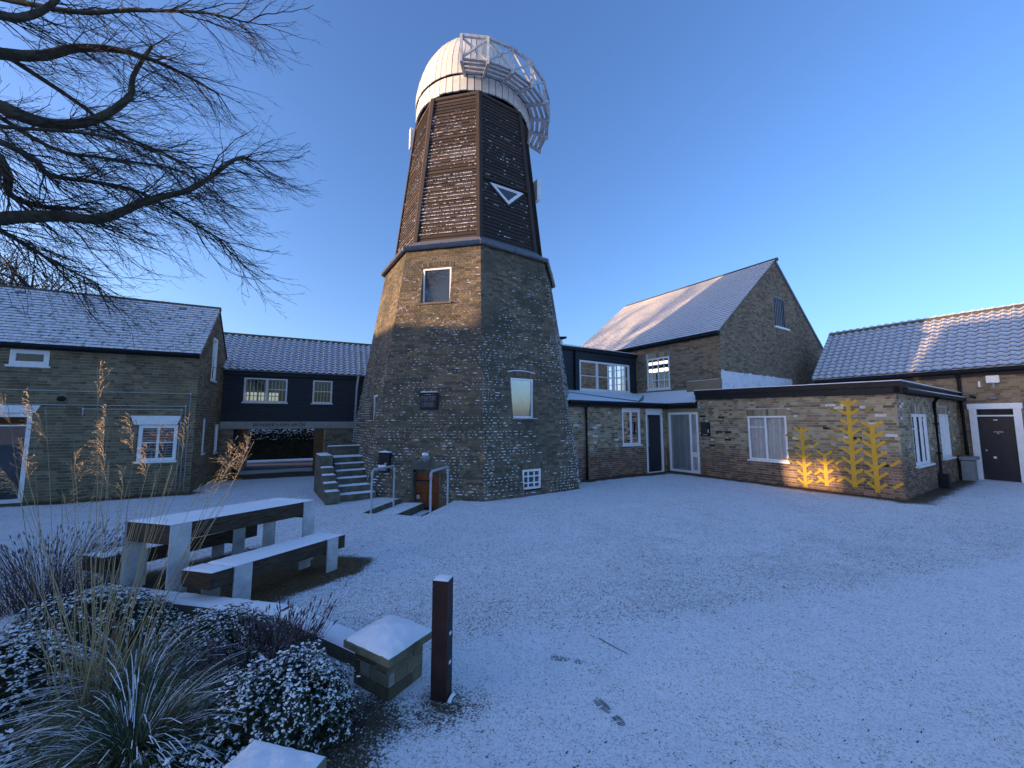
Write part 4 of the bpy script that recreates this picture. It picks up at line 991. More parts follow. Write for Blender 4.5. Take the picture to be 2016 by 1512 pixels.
# ---- lean-to (entrance)
LT = thing('lean_to_entrance', K, 'low brick entrance wing with lean-to snowy roof between the mill and the annex', 'building')
fW = Fr(K, Rp)      # wall from the mill to the inner corner, s negative
Wop = [(-2.34, -1.44, 1.0, 2.16), (-1.14, -.22, 0, 2.18)]
pW = [(-4.9, 0), (0, 0), (0, 2.38), (-4.9, 2.38)]
bW = collect_wall(fW, pW, Wop, seed=61, tintf=annex_tint); lay_bricks(LT, bW, M['annex_brick'])
m = MB(); backing(m, fW, pW, Wop); m.build('mortar', M['annex_mortar'], LT)
for o in Wop: reveal(fW, *o, .09, M['annex_brick'], LT)
window(fW, -2.34, -1.44, 1.0, 2.16, LT, fw=.06, mull=((-1.89, .06),), dep=.04, fill='curtain', sill=.05, curtain_d=.05); plainbox(LT, fW, -2.34, -1.44, -.01, .02, 2.16, 2.30, M['white'], 'window_head')
dr = slab(LT, fW, -1.06, -.30, -.07, -.03, .03, 2.02, M['door_blue'], 'door'); plainbox(dr, fW, -1.0, -.985, -.028, -.005, .9, 1.9, M['steel'], 'handle')
m = MB(); m.box(fW, -1.14, -1.06, -.08, .015, 0, 2.12); m.box(fW, -.30, -.22, -.08, .015, 0, 2.12); m.box(fW, -1.14, -.22, -.08, .015, 2.02, 2.30); m.box(fW, -1.06, -.3, -.07, .03, 0, .028); m.build('door_frame', M['white'], LT)
# glazed door in the annex line
gd = window(fF, .10, 1.24, .03, 2.10, LT, fw=.07, mull=((.95, .07),), trans=((.62, .98, 1.18), (.70, .98, 1.18), (.10, .98, 1.18)), dep=.05, sill=0, fill='curtain', name='glazed_door', curtain_d=.03, bar=.07)
plainbox(gd, fF, .17, .91, -.075, -.055, .10, 2.03, M['frost'], 'frosted_panel')
m = MB(); m.box(fF, .08, 1.26, -.10, .02, 0, .03); m.box(fF, .0, .10, -.10, -.005, 0, 2.38); m.box(fF, .10, 1.27, -.10, -.005, 2.10, 2.38); m.build('door_surround', M['annex_brick'], LT)
# lean-to roof: two slopes with a valley
e_, o_, Z0, Z1 = 2.1, 1.0, 2.42, 2.93
Pv = fW.P; VK = K + Rd * e_ + Rp * o_
def pt(v, z): return V(v.x, v.y, z)
m = MB(); a0 = fW.P(-4.9, .16, Z0 - .03); a1 = fW.P(.16, .16, Z0 - .03); c1 = pt(K + Rd * 2.1 + Rp * 1.0, Z1); c0 = pt(fW.P(-4.9, -2.1, 0), Z1)
def thick(m, pts, t): m.hexa([*pts, *[p + V(0, 0, t) for p in pts]])
thick(m, [a0, a1, c1, c0], .03); b1 = fF.P(1.24, .16, Z0 - .02); b0 = fF.P(1.24, -1.0, Z1)
thick(m, [a1 + V(0, 0, .003), b1, b0, c1 + V(0, 0, .003)], .03); m.build('roof', M['lead'], LT)
m = MB(); sn = V(0, 0, .033); thick(m, [a0 + sn, a1 + sn, c1 + sn, c0 + sn], .012); thick(m, [a1 + sn * 1.1, b1 + sn, b0 + sn, c1 + sn * 1.1], .012); m.build('roof_snow', M['snow'], LT)
m = MB(); aa = fW.P(-4.2, -1.9, 2.925); bb = fW.P(-1.55, .12, 2.47); m.tube([aa, bb], .018, 5); m.build('cable', M['lead'], LT)
m = MB(); m.tube([fW.P(-4.8, .20, 2.38), fW.P(.18, .20, 2.38)], .055, 8); m.tube([fF.P(-.16, .20, 2.38), fF.P(1.2, .20, 2.38)], .055, 8); m.build('gutter', M['black'], LT, True)
m = MB(); m.box(fW, -4.9, .1, .0, .14, 2.24, 2.40); m.box(fF, -.1, 1.24, .0, .14, 2.24, 2.40); m.build('fascia', M['black'], LT)
m = MB(); m.tube([fW.P(-4.0, .18, 2.35), fW.P(-4.02, .07, 2.2), fW.P(-4.02, .07, .02)], .038, 8); m.build('downpipe', M['rust'], LT, True)
bird = thing('bird', fW.P(-1.52, .16, 2.46), 'small dark bird perched on the lean-to gutter above the window', 'bird')
bp = fW.P(-1.52, .16, 2.46)
m = MB(); m.tube([bp + Rp * -.13 + V(0, 0, .03), bp + Rp * -.05 + V(0, 0, .05), bp + Rp * .03 + V(0, 0, .085), bp + Rp * .075 + V(0, 0, .15), bp + Rp * .085 + V(0, 0, .185), bp + Rp * .11 + V(0, 0, .19), bp + Rp * .135 + V(0, 0, .186)], [.012, .045, .055, .035, .03, .018, .004], 9); m.build('body', M['lead'], bird, True)
# ---- black upper extension
EX = thing('boarded_extension', K + Rd * 2.1, 'black boarded upper room with white three-light window between mill and big brick house', 'building')
fE = Fr(K + Rd * 2.1, Rp); Eo = [(-2.28, .56, 2.99, 4.16)]
z = 2.85
while z < 4.42:
    spans = [(-3.9, 1.08)]; zt = z + .15
    for o in Eo:
        if o[2] < zt and o[3] > z: spans = cut(spans, o[0], o[1])
    for a, b in spans:
        m = MB(); P = fE.P; m.hexa([P(a, -.02, z), P(b, -.02, z), P(b, .016, z), P(a, .016, z), P(a, -.02, zt + .012), P(b, -.02, zt + .012), P(b, .002, zt + .012), P(a, .002, zt + .012)], random.random()); m.build('weatherboard', M['board_dark'], EX)
    z += .15
m = MB(); backing(m, fE, [(-3.9, 0), (1.08, 0), (1.08, 4.5), (-3.9, 4.5)], Eo, -.03); m.face([fE.P(-3.9, -.03, 0), fE.P(-3.9, -4, 0), fE.P(-3.9, -4, 4.5), fE.P(-3.9, -.03, 4.5)]); m.build('inner_wall', M['board_dark'], EX)
window(fE, -2.28, .56, 2.99, 4.16, EX, fw=.07, mull=((-1.33, .10), (-.38, .10)), trans=(3.56,), dep=.03, fill='blind', sill=.06, bar=.025)
m = MB(); P = fE.P; m.hexa([P(-3.9, -4, 4.50), P(1.08, -4, 4.50), P(1.08, .10, 4.50), P(-3.9, .10, 4.50), P(-3.9, -4, 4.62), P(1.08, -4, 4.66), P(1.08, .10, 4.66), P(-3.9, .10, 4.62)]); m.build('flat_roof', M['black'], EX)
m = MB(); m.box(fE, -3.9, 1.08, .06, .102, 4.655, 4.675); m.build('snow', M['snow'], EX)
m = MB(); m.tube([fE.P(-2.55, .06, 4.5), fE.P(-2.55, .06, 2.9)], .035, 8); m.build('downpipe', M['black'], EX, True)
rl = thing('rooflight', fE.P(-3.0, -.4, 4.62), 'small upstand rooflight with dark sloping lid behind the mill', 'rooflight')
m = MB(); m.box(fE, -3.3, -2.80, -.9, -.35, 4.62, 4.92); m.build('upstand', M['white'], rl)
m = MB(); m.hexa([P(-3.5, -1, 4.88), P(-2.72, -1, 4.98), P(-2.72, -.2, 4.98), P(-3.5, -.2, 4.88), P(-3.5, -1, 4.96), P(-2.72, -1, 5.06), P(-2.72, -.2, 5.06), P(-3.5, -.2, 4.96)]); m.build('lid', M['black'], rl)
# ---- barn
Qc = V(7.344, 13.380, 0); BN = thing('tall_brick_house', Qc, 'tall gabled brick house with big snowy slate roof and barred gable window', 'house')
EB, RBZ, HWB, LB = 5.03, 8.63, 4.62, 8.05
fBf = Fr(Qc, -Rd); fBg = Fr(Qc, Rp)
Bop = [(-3.12, -2.04, 3.08, 4.38)]; pB = [(-LB, 0), (0, 0), (0, EB), (-LB, EB)]
Bg = [(4.28, 5.25, 5.74, 7.0)]; pg = [(0, 0), (2 * HWB, 0), (2 * HWB, EB), (HWB, RBZ - .03), (0, EB)]
pB2 = [(-4.6, 2.7), (0, 2.7), (0, EB), (-4.6, EB)]; pg2 = [(0, 2.6), (2 * HWB, 2.6), (2 * HWB, EB), (HWB, RBZ - .03), (0, EB)]
def barn_tint(c, t, rnd): return t
bb_ = collect_wall(fBf, pB2, Bop, [(-3.17, -1.99, 4.38, 4.58)], seed=71, ch=.074, bl=.22, hd=.105); bg_ = collect_wall(fBg, pg2, Bg, [(4.2, 5.33, 7.0, 7.2)], seed=72, ch=.074, bl=.22, hd=.105)
ww = [b for b in bg_ if b[3] >= .0 and b[4] < 5.56 and b[8] < 3.62 and b[7] > 2.6]; wset = set(id(b) for b in ww)
lay_bricks(BN, [b for b in bb_ + bg_ if id(b) not in wset], M['barn_brick'], ch=.074, bl=.22)
mw = MB()
for b in ww: _, _, f, ab, bb2, at, bt, za, zb, d, t, w = b; mw.hexa([f.P(ab - .002, -.02, za), f.P(bb2 + .002, -.02, za), f.P(bb2 + .002, d + .003, za), f.P(ab - .002, d + .003, za), f.P(at - .002, -.02, zb), f.P(bt + .002, -.02, zb), f.P(bt + .002, d + .003, zb), f.P(at - .002, d + .003, zb)], t)
mw.box(fBg, 0.01, 5.5, -.02, .0005, 2.6, 3.60); mw.build('whitewashed_bricks', M['whitewash'], BN, kind='stuff')
m = MB(); backing(m, fBf, pB, Bop); backing(m, fBg, pg, Bg); m.build('mortar', M['barn_mortar'], BN)
m = MB(); P = fBf.P; m.face([P(-LB, 0, 0), P(-LB, -2 * HWB, 0), P(-LB, -2 * HWB, EB), P(-LB, -HWB, RBZ), P(-LB, 0, EB)]); m.face([P(-LB, -2 * HWB, 0), P(0, -2 * HWB, 0), P(0, -2 * HWB, EB), P(-LB, -2 * HWB, EB)]); m.build('back_wall', M['barn_brick'], BN)
soldier(fBf, -3.15, -2.01, 4.385, .19, M['annex_brick'], BN, n=9); soldier(fBg, 4.22, 5.31, 7.005, .17, M['barn_brick'], BN, rise=.08)
for o in Bop: reveal(fBf, *o, .1, M['barn_brick'], BN)
for o in Bg: reveal(fBg, *o, .1, M['barn_brick'], BN)
window(fBf, -3.12, -2.04, 3.08, 4.38, BN, fw=.07, mull=(-2.85, (-2.58, .05), -2.31), trans=(3.45, 3.77, 4.09), dep=.05, sill=.04, blackroom=False, bar=.03)
window(fBg, 4.28, 5.25, 5.74, 7.0, BN, fw=.03, mull=(4.44, 4.6, 4.76, 4.92, 5.08), dep=.05, glass='glass_refl', mat='lead', sill=0, blackroom=True); plainbox(BN, fBg, 4.2, 5.45, -.02, .08, 5.66, 5.735, M['white'], 'sill')
# lit room behind the twelve-pane window
m = MB(); a, b, d0, d1, zf, zc = -7.95, -.1, -.3, -7.5, 2.7, 4.64
m.face([P(a, d0, zc), P(b, d0, zc), P(b, d1, zc), P(a, d1, zc)]); m.face([P(a, d1, zf), P(b, d1, zf), P(b, d1, zc), P(a, d1, zc)]); m.face([P(a, d0, zf), P(a, d1, zf), P(a, d1, zc), P(a, d0, zc)]); m.face([P(b, d0, zf), P(b, d1, zf), P(b, d1, zc), P(b, d0, zc)]); m.face([P(a, d0, zf), P(b, d0, zf), P(b, d1, zf), P(a, d1, zf)])
m.build('room', M['inside'], BN)
for a, b, d0, d1 in ((-5.2, -3.8, -3.0, -2.3), (-6.9, -5.3, -5.3, -4.4)): plainbox(BN, fBf, a, b, d0, d1, 4.58, 4.62, M['lamp'], 'ceiling_light')
sl = math.hypot(HWB + .15, RBZ - EB + .12); up = (Rp * (HWB + .15) + V(0, 0, RBZ - EB + .12)).normalized()
fr = Fr(fBf.P(-LB - .05, .15, EB - .06), -Rd, up)
slate_roof(BN, fr, LB + .12, sl, M['slate_barn'], cw=.36, chh=.17, seed=8, th=.016)
m = MB(); m.face([P(-LB, .15, EB - .07), P(.06, .15, EB - .07), P(.06, -HWB, RBZ), P(-LB, -HWB, RBZ)]); m.face([P(-LB, -HWB * 2 - .15, EB - .07), P(.06, -HWB * 2 - .15, EB - .07), P(.06, -HWB, RBZ), P(-LB, -HWB, RBZ)]); m.build('roof_deck', M['slate_barn'], BN)
for j in range(18):
    a = -LB + j * .455; m = MB(); m.tube([P(a, -HWB, RBZ + .03), P(a + .44, -HWB, RBZ + .03)], .085, 8); m.build('ridge_tile', M['ridge'], BN, True)
m = MB(); m.box(fBf, -LB, .03, .0, .12, EB - .20, EB - .07); m.build('fascia', M['black'], BN)
m = MB(); m.tube([P(-LB, .20, EB - .12), P(.02, .20, EB - .12)], .06, 8); m.build('gutter', M['black'], BN, True)
m = MB(); m.hexa([fBg.P(HWB, 0, RBZ - .10), fBg.P(2 * HWB + .16, 0, EB - .15), fBg.P(2 * HWB + .16, .05, EB - .15), fBg.P(HWB, .05, RBZ - .10), fBg.P(HWB, 0, RBZ + .02), fBg.P(2 * HWB + .16, 0, EB - .03), fBg.P(2 * HWB + .16, .05, EB - .03), fBg.P(HWB, .05, RBZ + .02)]); m.build('verge_board', M['lead'], BN)
# old roof line wall stub with snowy coping beside the gable
st = [(-1.45, 2.7), (0.02, 2.7), (.02, 3.30), (-1.0, 3.36)]
m = MB(); m.box(fBf, -1.25, .0, .005, .16, 2.7, 3.26); m.build('wall_stub', M['barn_brick'], BN); snowpad([P(-1.25, .16, 3.26), P(0, .16, 3.26), P(0, .0, 3.26), P(-1.25, .0, 3.26)], .02, BN, 14, 4)
# ---- right building
RR0 = V(14.532, 12.225, 0); RBD = thing('tiled_cottage', RR0, 'low brick cottage with snowy pantile roof and black door, right of the annex', 'house')
fRt = Fr(RR0, -Rd); ER, RRZ, HR = 3.42, 5.43, 2.0; X0, X1 = -3.95, 3.6; P = fRt.P
Ro = [(.12, .84, 0, 2.16)]
pR = [(X0, 0), (X1, 0), (X1, ER), (X0, ER)]; bR = collect_wall(fRt, pR, Ro, [], seed=81); lay_bricks(RBD, bR, M['barn_brick'])
m = MB(); backing(m, fRt, pR, Ro); m.build('mortar', M['barn_mortar'], RBD)
m = MB(); m.face([P(X0, 0, 0), P(X0, -2 * HR, 0), P(X0, -2 * HR, ER), P(X0, -HR, RRZ), P(X0, 0, ER)]); m.face([P(X1, 0, 0), P(X1, -2 * HR, 0), P(X1, -2 * HR, ER), P(X1, -HR, RRZ), P(X1, 0, ER)]); m.face([P(X0, -2 * HR, 0), P(X1, -2 * HR, 0), P(X1, -2 * HR, ER), P(X0, -2 * HR, ER)]); m.build('back_wall', M['barn_brick'], RBD)
sl = math.hypot(HR + .22, RRZ - ER + .1); up = (Rp * (HR + .22) + V(0, 0, RRZ - ER + .1)).normalized()
fr = Fr(P(X0 - .1, .22, ER + .02), -Rd, up); pantile_roof(RBD, fr, X1 - X0, sl, M['pantile'], cw=.225, chh=.215, sgn=1)
m = MB(); m.face([P(X0 - .08, .2, ER + .02), P(X1, .2, ER + .02), P(X1, -HR, RRZ), P(X0 - .08, -HR, RRZ)]); m.face([P(X0 - .08, -2 * HR - .2, ER), P(X1, -2 * HR - .2, ER), P(X1, -HR, RRZ), P(X0 - .08, -HR, RRZ)]); m.build('roof_deck', M['pantile'], RBD)
for j in range(17): a = X0 - .1 + j * .455; m = MB(); m.tube([P(a, -HR, RRZ + .11), P(a + .44, -HR, RRZ + .11)], .105, 8); m.build('ridge_tile', M['ridge'], RBD, True)
m = MB(); m.box(fRt, X0, X1, .0, .10, ER - .22, ER - .02); m.build('fascia', M['black'], RBD); m = MB(); m.tube([P(X0, .22, ER - .05), P(X1, .22, ER - .05)], .065, 8); m.build('gutter', M['black'], RBD, True)
m = MB(); m.tube([P(-.16, .2, ER - .08), P(-.16, .07, ER - .3), P(-.14, .07, .1)], .05, 8); m.build('downpipe', M['black'], RBD, True)
# door with white surround
m = MB(); m.box(fRt, -.02, .13, -.02, .06, 0, 2.17); m.box(fRt, .84, .99, -.02, .06, 0, 2.17); m.box(fRt, -.05, 1.02, -.02, .08, 2.17, 2.34); m.box(fRt, .13, .84, -.06, .03, 1.94, 1.985); m.build('door_surround', M['white'], RBD)
plainbox(RBD, fRt, .13, .84, -.09, -.055, 1.99, 2.17, M['glass_refl'], 'transom_pane')
dr = slab(RBD, fRt, .135, .835, -.10, -.05, .02, 1.935, M['door_blue'], 'door')
for (a, b, z0, z1) in ((.20, .46, .2, .78), (.52, .78, .2, .78), (.20, .46, .98, 1.75), (.52, .78, .98, 1.75)): plainbox(dr, fRt, a, b, -.05, -.042, z0, z1, M['door_blue'], 'door_panel')
plainbox(dr, fRt, .44, .52, -.042, -.032, 1.82, 1.845, M['white'], 'number_plate'); m = MB(); m.blob(fRt.P(.5, -.02, 1.42), .028, n=8, rings=5, jit=0); m.build('knocker', M['steel'], dr, True); plainbox(dr, fRt, .42, .60, -.042, -.036, 1.46, 1.475, M['steel'], 'letter_plate'); plainbox(dr, fRt, .36, .42, -.042, -.03, .66, .72, M['white'], 'sticker')
m = MB(); m.blob(fRt.P(.24, -.01, .90), .03, n=8, rings=5, jit=0); m.build('knob', M['steel'], dr, True)
m = MB(); m.face([P(.13, -.3, 0), P(.84, -.3, 0), P(.84, -.3, 2.2), P(.13, -.3, 2.2)]); m.build('hall_wall', M['inside'], RBD)
al = thing('alarm_box', P(.5, .05, 3.0), 'white rectangular alarm box under the eaves above the black door', 'alarm box'); slab(al, fRt, .40, .66, .0, .10, 2.96, 3.20, M['white'], 'case', bev=.02); plainbox(al, fRt, .50, .56, 0, .05, 2.84, 2.955, M['grey_box'], 'cable_clip')
sp_ = thing('strip_lamp', P(.25, .05, 2.95), 'small upright white lamp strip left of the alarm box', 'lamp'); slab(sp_, fRt, .235, .275, 0, .05, 2.86, 3.04, M['white'], 'tube')
dl = thing('door_lamp', P(.55, .05, 2.5), 'flat grey lamp just above the white door surround', 'lamp'); m = MB(); m.blob(fRt.P(.50, .07, 2.50), .10, n=10, rings=5, jit=0, sq=.5); m.build('hood', M['grey_box'], dl, True)
cm = thing('security_camera', P(.12, .05, 2.6), 'small dark security camera by the downpipe on the cottage wall', 'camera'); m = MB(); m.tube([fRt.P(.10, 0, 2.58), fRt.P(.10, .12, 2.56)], .02, 6); m.build('arm', M['black'], cm); m = MB(); m.tube([fRt.P(.06, .12, 2.58), fRt.P(.16, .16, 2.52)], .035, 8); m.build('body', M['black'], cm)
gb = thing('grey_cabinet', fS.P(5.7, .3, 0), 'grey service pedestal against the annex side wall near the black door', 'cabinet')
slab(gb, fS, 5.55, 5.95, .08, .34, 0, .62, M['grey_box'], 'body', bev=.02); slab(gb, fS, 5.50, 6.25, .06, .38, .62, .72, M['grey_box'], 'lid', bev=.02); slab(gb, fS, 6.0, 6.22, .1, .3, .28, .46, M['grey_box'], 'side_box')

# ================================================================== STEPS, HANDRAILS
Sa = V(-.556, .831, 0).normalized(); Sb = V(.831, .556, 0).normalized(); SO = V(-4.03, 8.50, 0)
ST = thing('stone_steps', SO, 'flight of snowy stone steps with stepped side wall against the left of the mill', 'steps')
fs = Fr(SO, Sb); rise, go = .145, .27     # s across, d negative going back
for j in range(6):
    z = rise * (j + 1); d0 = -go * j - .12; slab(ST, fs, (.30 + .015 * j), 1.10 + .05 * j, -2.1, d0, z - rise + .002, z, M['stone'], 'step', bev=.012)
    P = fs.P; dn = d0 - go if j < 5 else -2.05
    snowpad([P(.31 + .015 * j, d0 - .005, z), P(1.09 + .05 * j, d0 - .005, z), P(1.09 + .05 * j, dn, z), P(.31 + .015 * j, dn, z)], .018, ST, 24, 6)
for j in range(5):
    d0 = -go * j * 1.0; z = .26 + rise * j; back = -go * (j + 1) if j < 4 else -1.9
    z0 = 0; slab(ST, fs, 0, .29, back, d0, z0, z if j < 4 else z + .12, M['stone'], 'side_wall_block', bev=.014)
    zz = z if j < 4 else z + .12; snowpad([P(.005, d0 - .005, zz), P(.285, d0 - .005, zz), P(.285, back, zz), P(.005, back, zz)], .016, ST, 8, 8 if j < 4 else 20)
slab(ST, fs, .3, 1.40, -2.18, -2.06, 0, 1.12, M['stone'], 'back_wall', bev=.014); snowpad([P(.3, -2.06, 1.12), P(1.4, -2.06, 1.12), P(1.4, -2.18, 1.12), P(.3, -2.18, 1.12)], .02, ST, 24, 4)
def handrail(p, q_, label):
    t = thing('handrail', p, label, 'handrail', 'galvanised handrails beside the door well'); H_ = .80
    for a in (p, q_):
        m = MB(); m.tube([a + V(0, 0, -.3), a + V(0, 0, H_ - .05)], .021, 10); m.build('post', M['steel'], t, True)
    m = MB(); d = (q_ - p).normalized()
    m.tube([p + V(0, 0, H_ - .06), p + V(0, 0, H_ - .02) + d * .01, p + V(0, 0, H_) + d * .05, q_ + V(0, 0, H_) - d * .05, q_ + V(0, 0, H_ - .02) - d * .01, q_ + V(0, 0, H_ - .06)], .022, 10); m.build('top_rail', M['steel'], t, True)
    for a in (p, q_): m = MB(); m.tube([a + V(0, 0, H_ - .10), a + V(0, 0, H_ - .04)], .028, 10); m.build('collar', M['steel'], t, True)
    m = MB()
    for j in range(14):
        a = p.lerp(q_, .04 + .92 * j / 14); b = p.lerp(q_, .04 + .92 * (j + 1) / 14); m.tube([a + V(0, 0, H_ + .017), b + V(0, 0, H_ + .017)], .012 + .003 * math.sin(j * 2.1), 6)
    m.build('snow', M['snow'], t, True)
handrail(V(-2.85, 7.98, 0), V(-2.62, 8.72, 0), 'left galvanised handrail, standing over the snowy step by the small black wall box')
handrail(V(-1.60, 7.73, 0), V(-1.40, 8.55, 0), 'right galvanised handrail, standing in front of the low oak door')

# ================================================================== PICNIC TABLE AND BENCHES
def skew_box(o, e, w, a0, a1, b0, b1, z0, z1, name, mat, parent):
    m = MB(); g = lambda a, b, z: o + e * a + w * b + V(0, 0, z); b_ = .006
    m.hexa([g(a0, b0, z0), g(a1, b0, z0), g(a1, b1, z0), g(a0, b1, z0), g(a0, b0, z1), g(a1, b0, z1), g(a1, b1, z1), g(a0, b1, z1)]); return m.build(name, M[mat], parent)
wdir = V(-.972, .235, 0).normalized()      # across, to the left
def trestle(name, O, e, length, width, top, beam, label, cat, plates, group=None, nbeam=2):
    t = thing(name, O + e * length / 2 + wdir * width / 2, label, cat, group)
    for j in range(nbeam):
        b0 = width * j / nbeam + .003; b1 = width * (j + 1) / nbeam - .003
        skew_box(O, e, wdir, .0 + .01 * (j % 2), length - .01 * j, b0, b1, top - beam, top, 'beam', 'sleeper', t)
    for (a, pw) in plates:
        skew_box(O, e, wdir, a, a + pw, -.014, -.001, 0, top - .001, 'leg', 'plate', t); skew_box(O, e, wdir, a, a + pw, width + .001, width + .014, 0, top - .001, 'leg', 'plate', t)
        skew_box(O, e, wdir, a + .02, a + pw - .02, .0, width, top - beam - .03, top - beam - .002, 'bearer', 'sleeper', t)
        skew_box(O, e, wdir, a, a + .012, -.014, width + .014, top + .001, top + .003, 'strap', 'plate', t)
    g = lambda a, b: O + e * a + wdir * b + V(0, 0, top)
    ed = [0] + [p[0] for p in plates if p[0] > .1] + [length]
    for x0, x1 in zip(ed[:-1], ed[1:]):
        snowpad([g(x0 + .004, .0), g(x1 - .004, 0), g(x1 - .004, width), g(x0 + .004, width)], .013, t, max(6, int((x1 - x0) * 40)), 16)
    return t
eT = V(.555, .832, 0).normalized()
trestle('picnic_table', V(-3.45, 4.0, 0), eT, 1.50, .60, .75, .17, 'snow-covered dark timber picnic table on zinc plate legs', 'table', [(.0, .17), (1.34, .15)])
eB = V(.50, .866, 0).normalized()
trestle('picnic_bench', V(-2.80, 3.73, 0), eB, 1.43, .37, .385, .15, 'snowy timber bench nearest the camera side of the picnic table, by the shrubs', 'bench', [(.19, .16), (1.18, .14)], 'benches beside the picnic table')
trestle('picnic_bench', V(-4.24, 4.14, 0), eB, 1.50, .32, .385, .15, 'snowy timber bench on the far side of the picnic table, towards the brick house', 'bench', [(.19, .16), (1.20, .14)], 'benches beside the picnic table')

# ================================================================== BOLLARD, PILLARS, LOW WALL
bo = V(-.455, 2.645, 0); bx = V(.965, -.26, 0).normalized()
fb = Fr(V(-.526, 2.66, 0), V(.105, -.023, 0)); BO = thing('bollard', bo, 'dark rusty square bollard light post standing in the snow', 'bollard')
slab(BO, fb, 0, .107, -.10, 0, 0, .748, M['rust'], 'post', bev=.002)
fbs = Fr(fb.P(.107, 0, 0), V(.045, .09, 0))
plainbox(BO, fb, .1075, .1085, -.085, -.018, .12, .52, M['black'], 'slot')
for z in (.22, .40): plainbox(BO, fb, .108, .114, -.06, -.035, z, z + .018, M['white'], 'lamp_clip')
snowpad([fb.P(0, 0, .748), fb.P(.107, 0, .748), fb.P(.107, -.10, .748), fb.P(0, -.10, .748)], .008, BO, 10, 10)
snowpad([fb.P(.108, -.002, .0), fb.P(.135, -.002, .0), fb.P(.135, -.10, .0), fb.P(.108, -.10, .0)], .03, BO, 6, 10)
def pillar(cor, ex, sx, sy, h, oh, th, label, seed, peak):
    f = Fr(cor, ex); t = thing('brick_pillar', f.P(sx / 2, -sy / 2, 0), label, 'pillar', 'low capped pillars at the planting bed')
    ch = h / max(1, round(h / .072)); bs = []
    fs_ = [Fr(cor, ex), Fr(f.P(sx, 0, 0), -f.n), Fr(f.P(sx, -sy, 0), -f.ex), Fr(f.P(0, -sy, 0), f.n)]
    for k_, (ff, L_) in enumerate(zip(fs_, (sx, sy, sx, sy))): bs += collect_wall(ff, [(0, 0), (L_, 0), (L_, h), (0, h)], seed=seed + k_, ch=ch)
    lay_bricks(t, bs, M['pillar_brick'], ch=ch)
    m = MB(); m.box(f, .006, sx - .006, -sy + .006, -.006, 0, h); m.build('mortar', M['annex_mortar'], t)
    a, b = -oh, sx + oh; c, d = oh, -sy - oh; P = f.P; cx_, cy_ = sx / 2, -sy / 2
    m = MB(); m.v += [tuple(x) for x in (P(a, c, h), P(b, c, h), P(b, d, h), P(a, d, h), P(a, c, h + th), P(b, c, h + th), P(b, d, h + th), P(a, d, h + th), P(cx_, cy_, h + th + peak))]
    m.f += [(0, 1, 2, 3), (0, 1, 5, 4), (1, 2, 6, 5), (2, 3, 7, 6), (3, 0, 4, 7), (4, 5, 8), (5, 6, 8), (6, 7, 8), (7, 4, 8)]; m.t += [.5] * 9; m.build('coping_slab', M['slabstone'], t)
    snowpad([P(a + .004, c - .004, h + th), P(b - .004, c - .004, h + th), P(b - .004, d + .004, h + th), P(a + .004, d + .004, h + th)], .014, t, 26, 26, amp=.6, peak=peak)
pillar(V(-.795, 2.655, 0), V(.15, .25, 0), .30, .34, .25, .055, .045, 'low brick pillar with peaked snowy coping beside the rusty bollard', 91, .055)
pillar(V(-1.242, 1.55, 0), V(.97, -.24, 0), .30, .34, .285, .045, .045, 'snow-topped pillar cut off by the bottom edge of the picture, nearest the camera', 95, .02)
lw = thing('low_wall', V(-2.6, 3.5, 0), 'low snow-capped kerb wall edging the planting bed below the picnic table', 'wall')
pts = [V(-1.12, 2.98, 0), V(-2.1, 3.55, 0), V(-3.3, 3.80, 0), V(-4.3, 4.0, 0)]
for a, b in zip(pts[:-1], pts[1:]):
    fx = Fr(a, a - b); L_ = (b - a).length; m = MB(); m.box(fx, -L_, 0, -.20, 0, 0, .10); m.build('wall_block', M['stone'], lw)
    snowpad([fx.P(-L_, 0, .10), fx.P(0, 0, .10), fx.P(0, -.20, .10), fx.P(-L_, -.20, .10)], .02, lw, 30, 8)

# ================================================================== FOOTPRINTS, twig on the snow
def footprint(x, y, a, label):
    m = MB(); ca, sa = math.cos(a), math.sin(a); rnd = random.Random(int(x * 999))
    for (u0, u1, w0, w1) in ((-.13, -.05, .026, .03), (-.02, .13, .03, .038)):
        n = int((u1 - u0) / .011)
        for j in range(n):
            u = u0 + (u1 - u0) * j / n; w = (w0 + (w1 - w0) * j / n) * math.sqrt(max(.15, 1 - ((j + .5 - n / 2) / (n / 2)) ** 2 * .7))
            for sg in (-1, 1):
                if rnd.random() < .18: continue
                q = []
                for du, dv in ((0, 0), (0, w * .85), (.0055, w * .85), (.0055, 0)):
                    uu = u + du + abs(dv) * .12; vv = sg * (dv + .003); px, py = x + uu * ca - vv * sa, y + uu * sa + vv * ca
                    q.append(V(px, py, .022 * nz(px, py, 0, .7) + .010 * nz(px, py, 5, 3.2) + .006 * nz(px, py, 9, 11)))
                m.hexa([p + V(0, 0, -.004) for p in q] + [p + V(0, 0, .0025) for p in q], rnd.random() * .6)
    o = m.build('footprint', M['print']); tag(o, label, 'footprint', 'boot prints in the snow')
footprint(.60, 2.58, R_(118), 'nearer boot print pressed into the snow, below the other print')
footprint(.42, 3.10, R_(165), 'farther boot print, fainter, right of the rusty bollard')
m = MB(); m.tube([V(.72, 3.38, .006), V(.80, 3.27, .008), V(.90, 3.16, .006)], [.004, .003, .002], 5); tag(m.build('twig', M['twig']), 'thin fallen twig lying on the snow beyond the boot prints', 'twig')

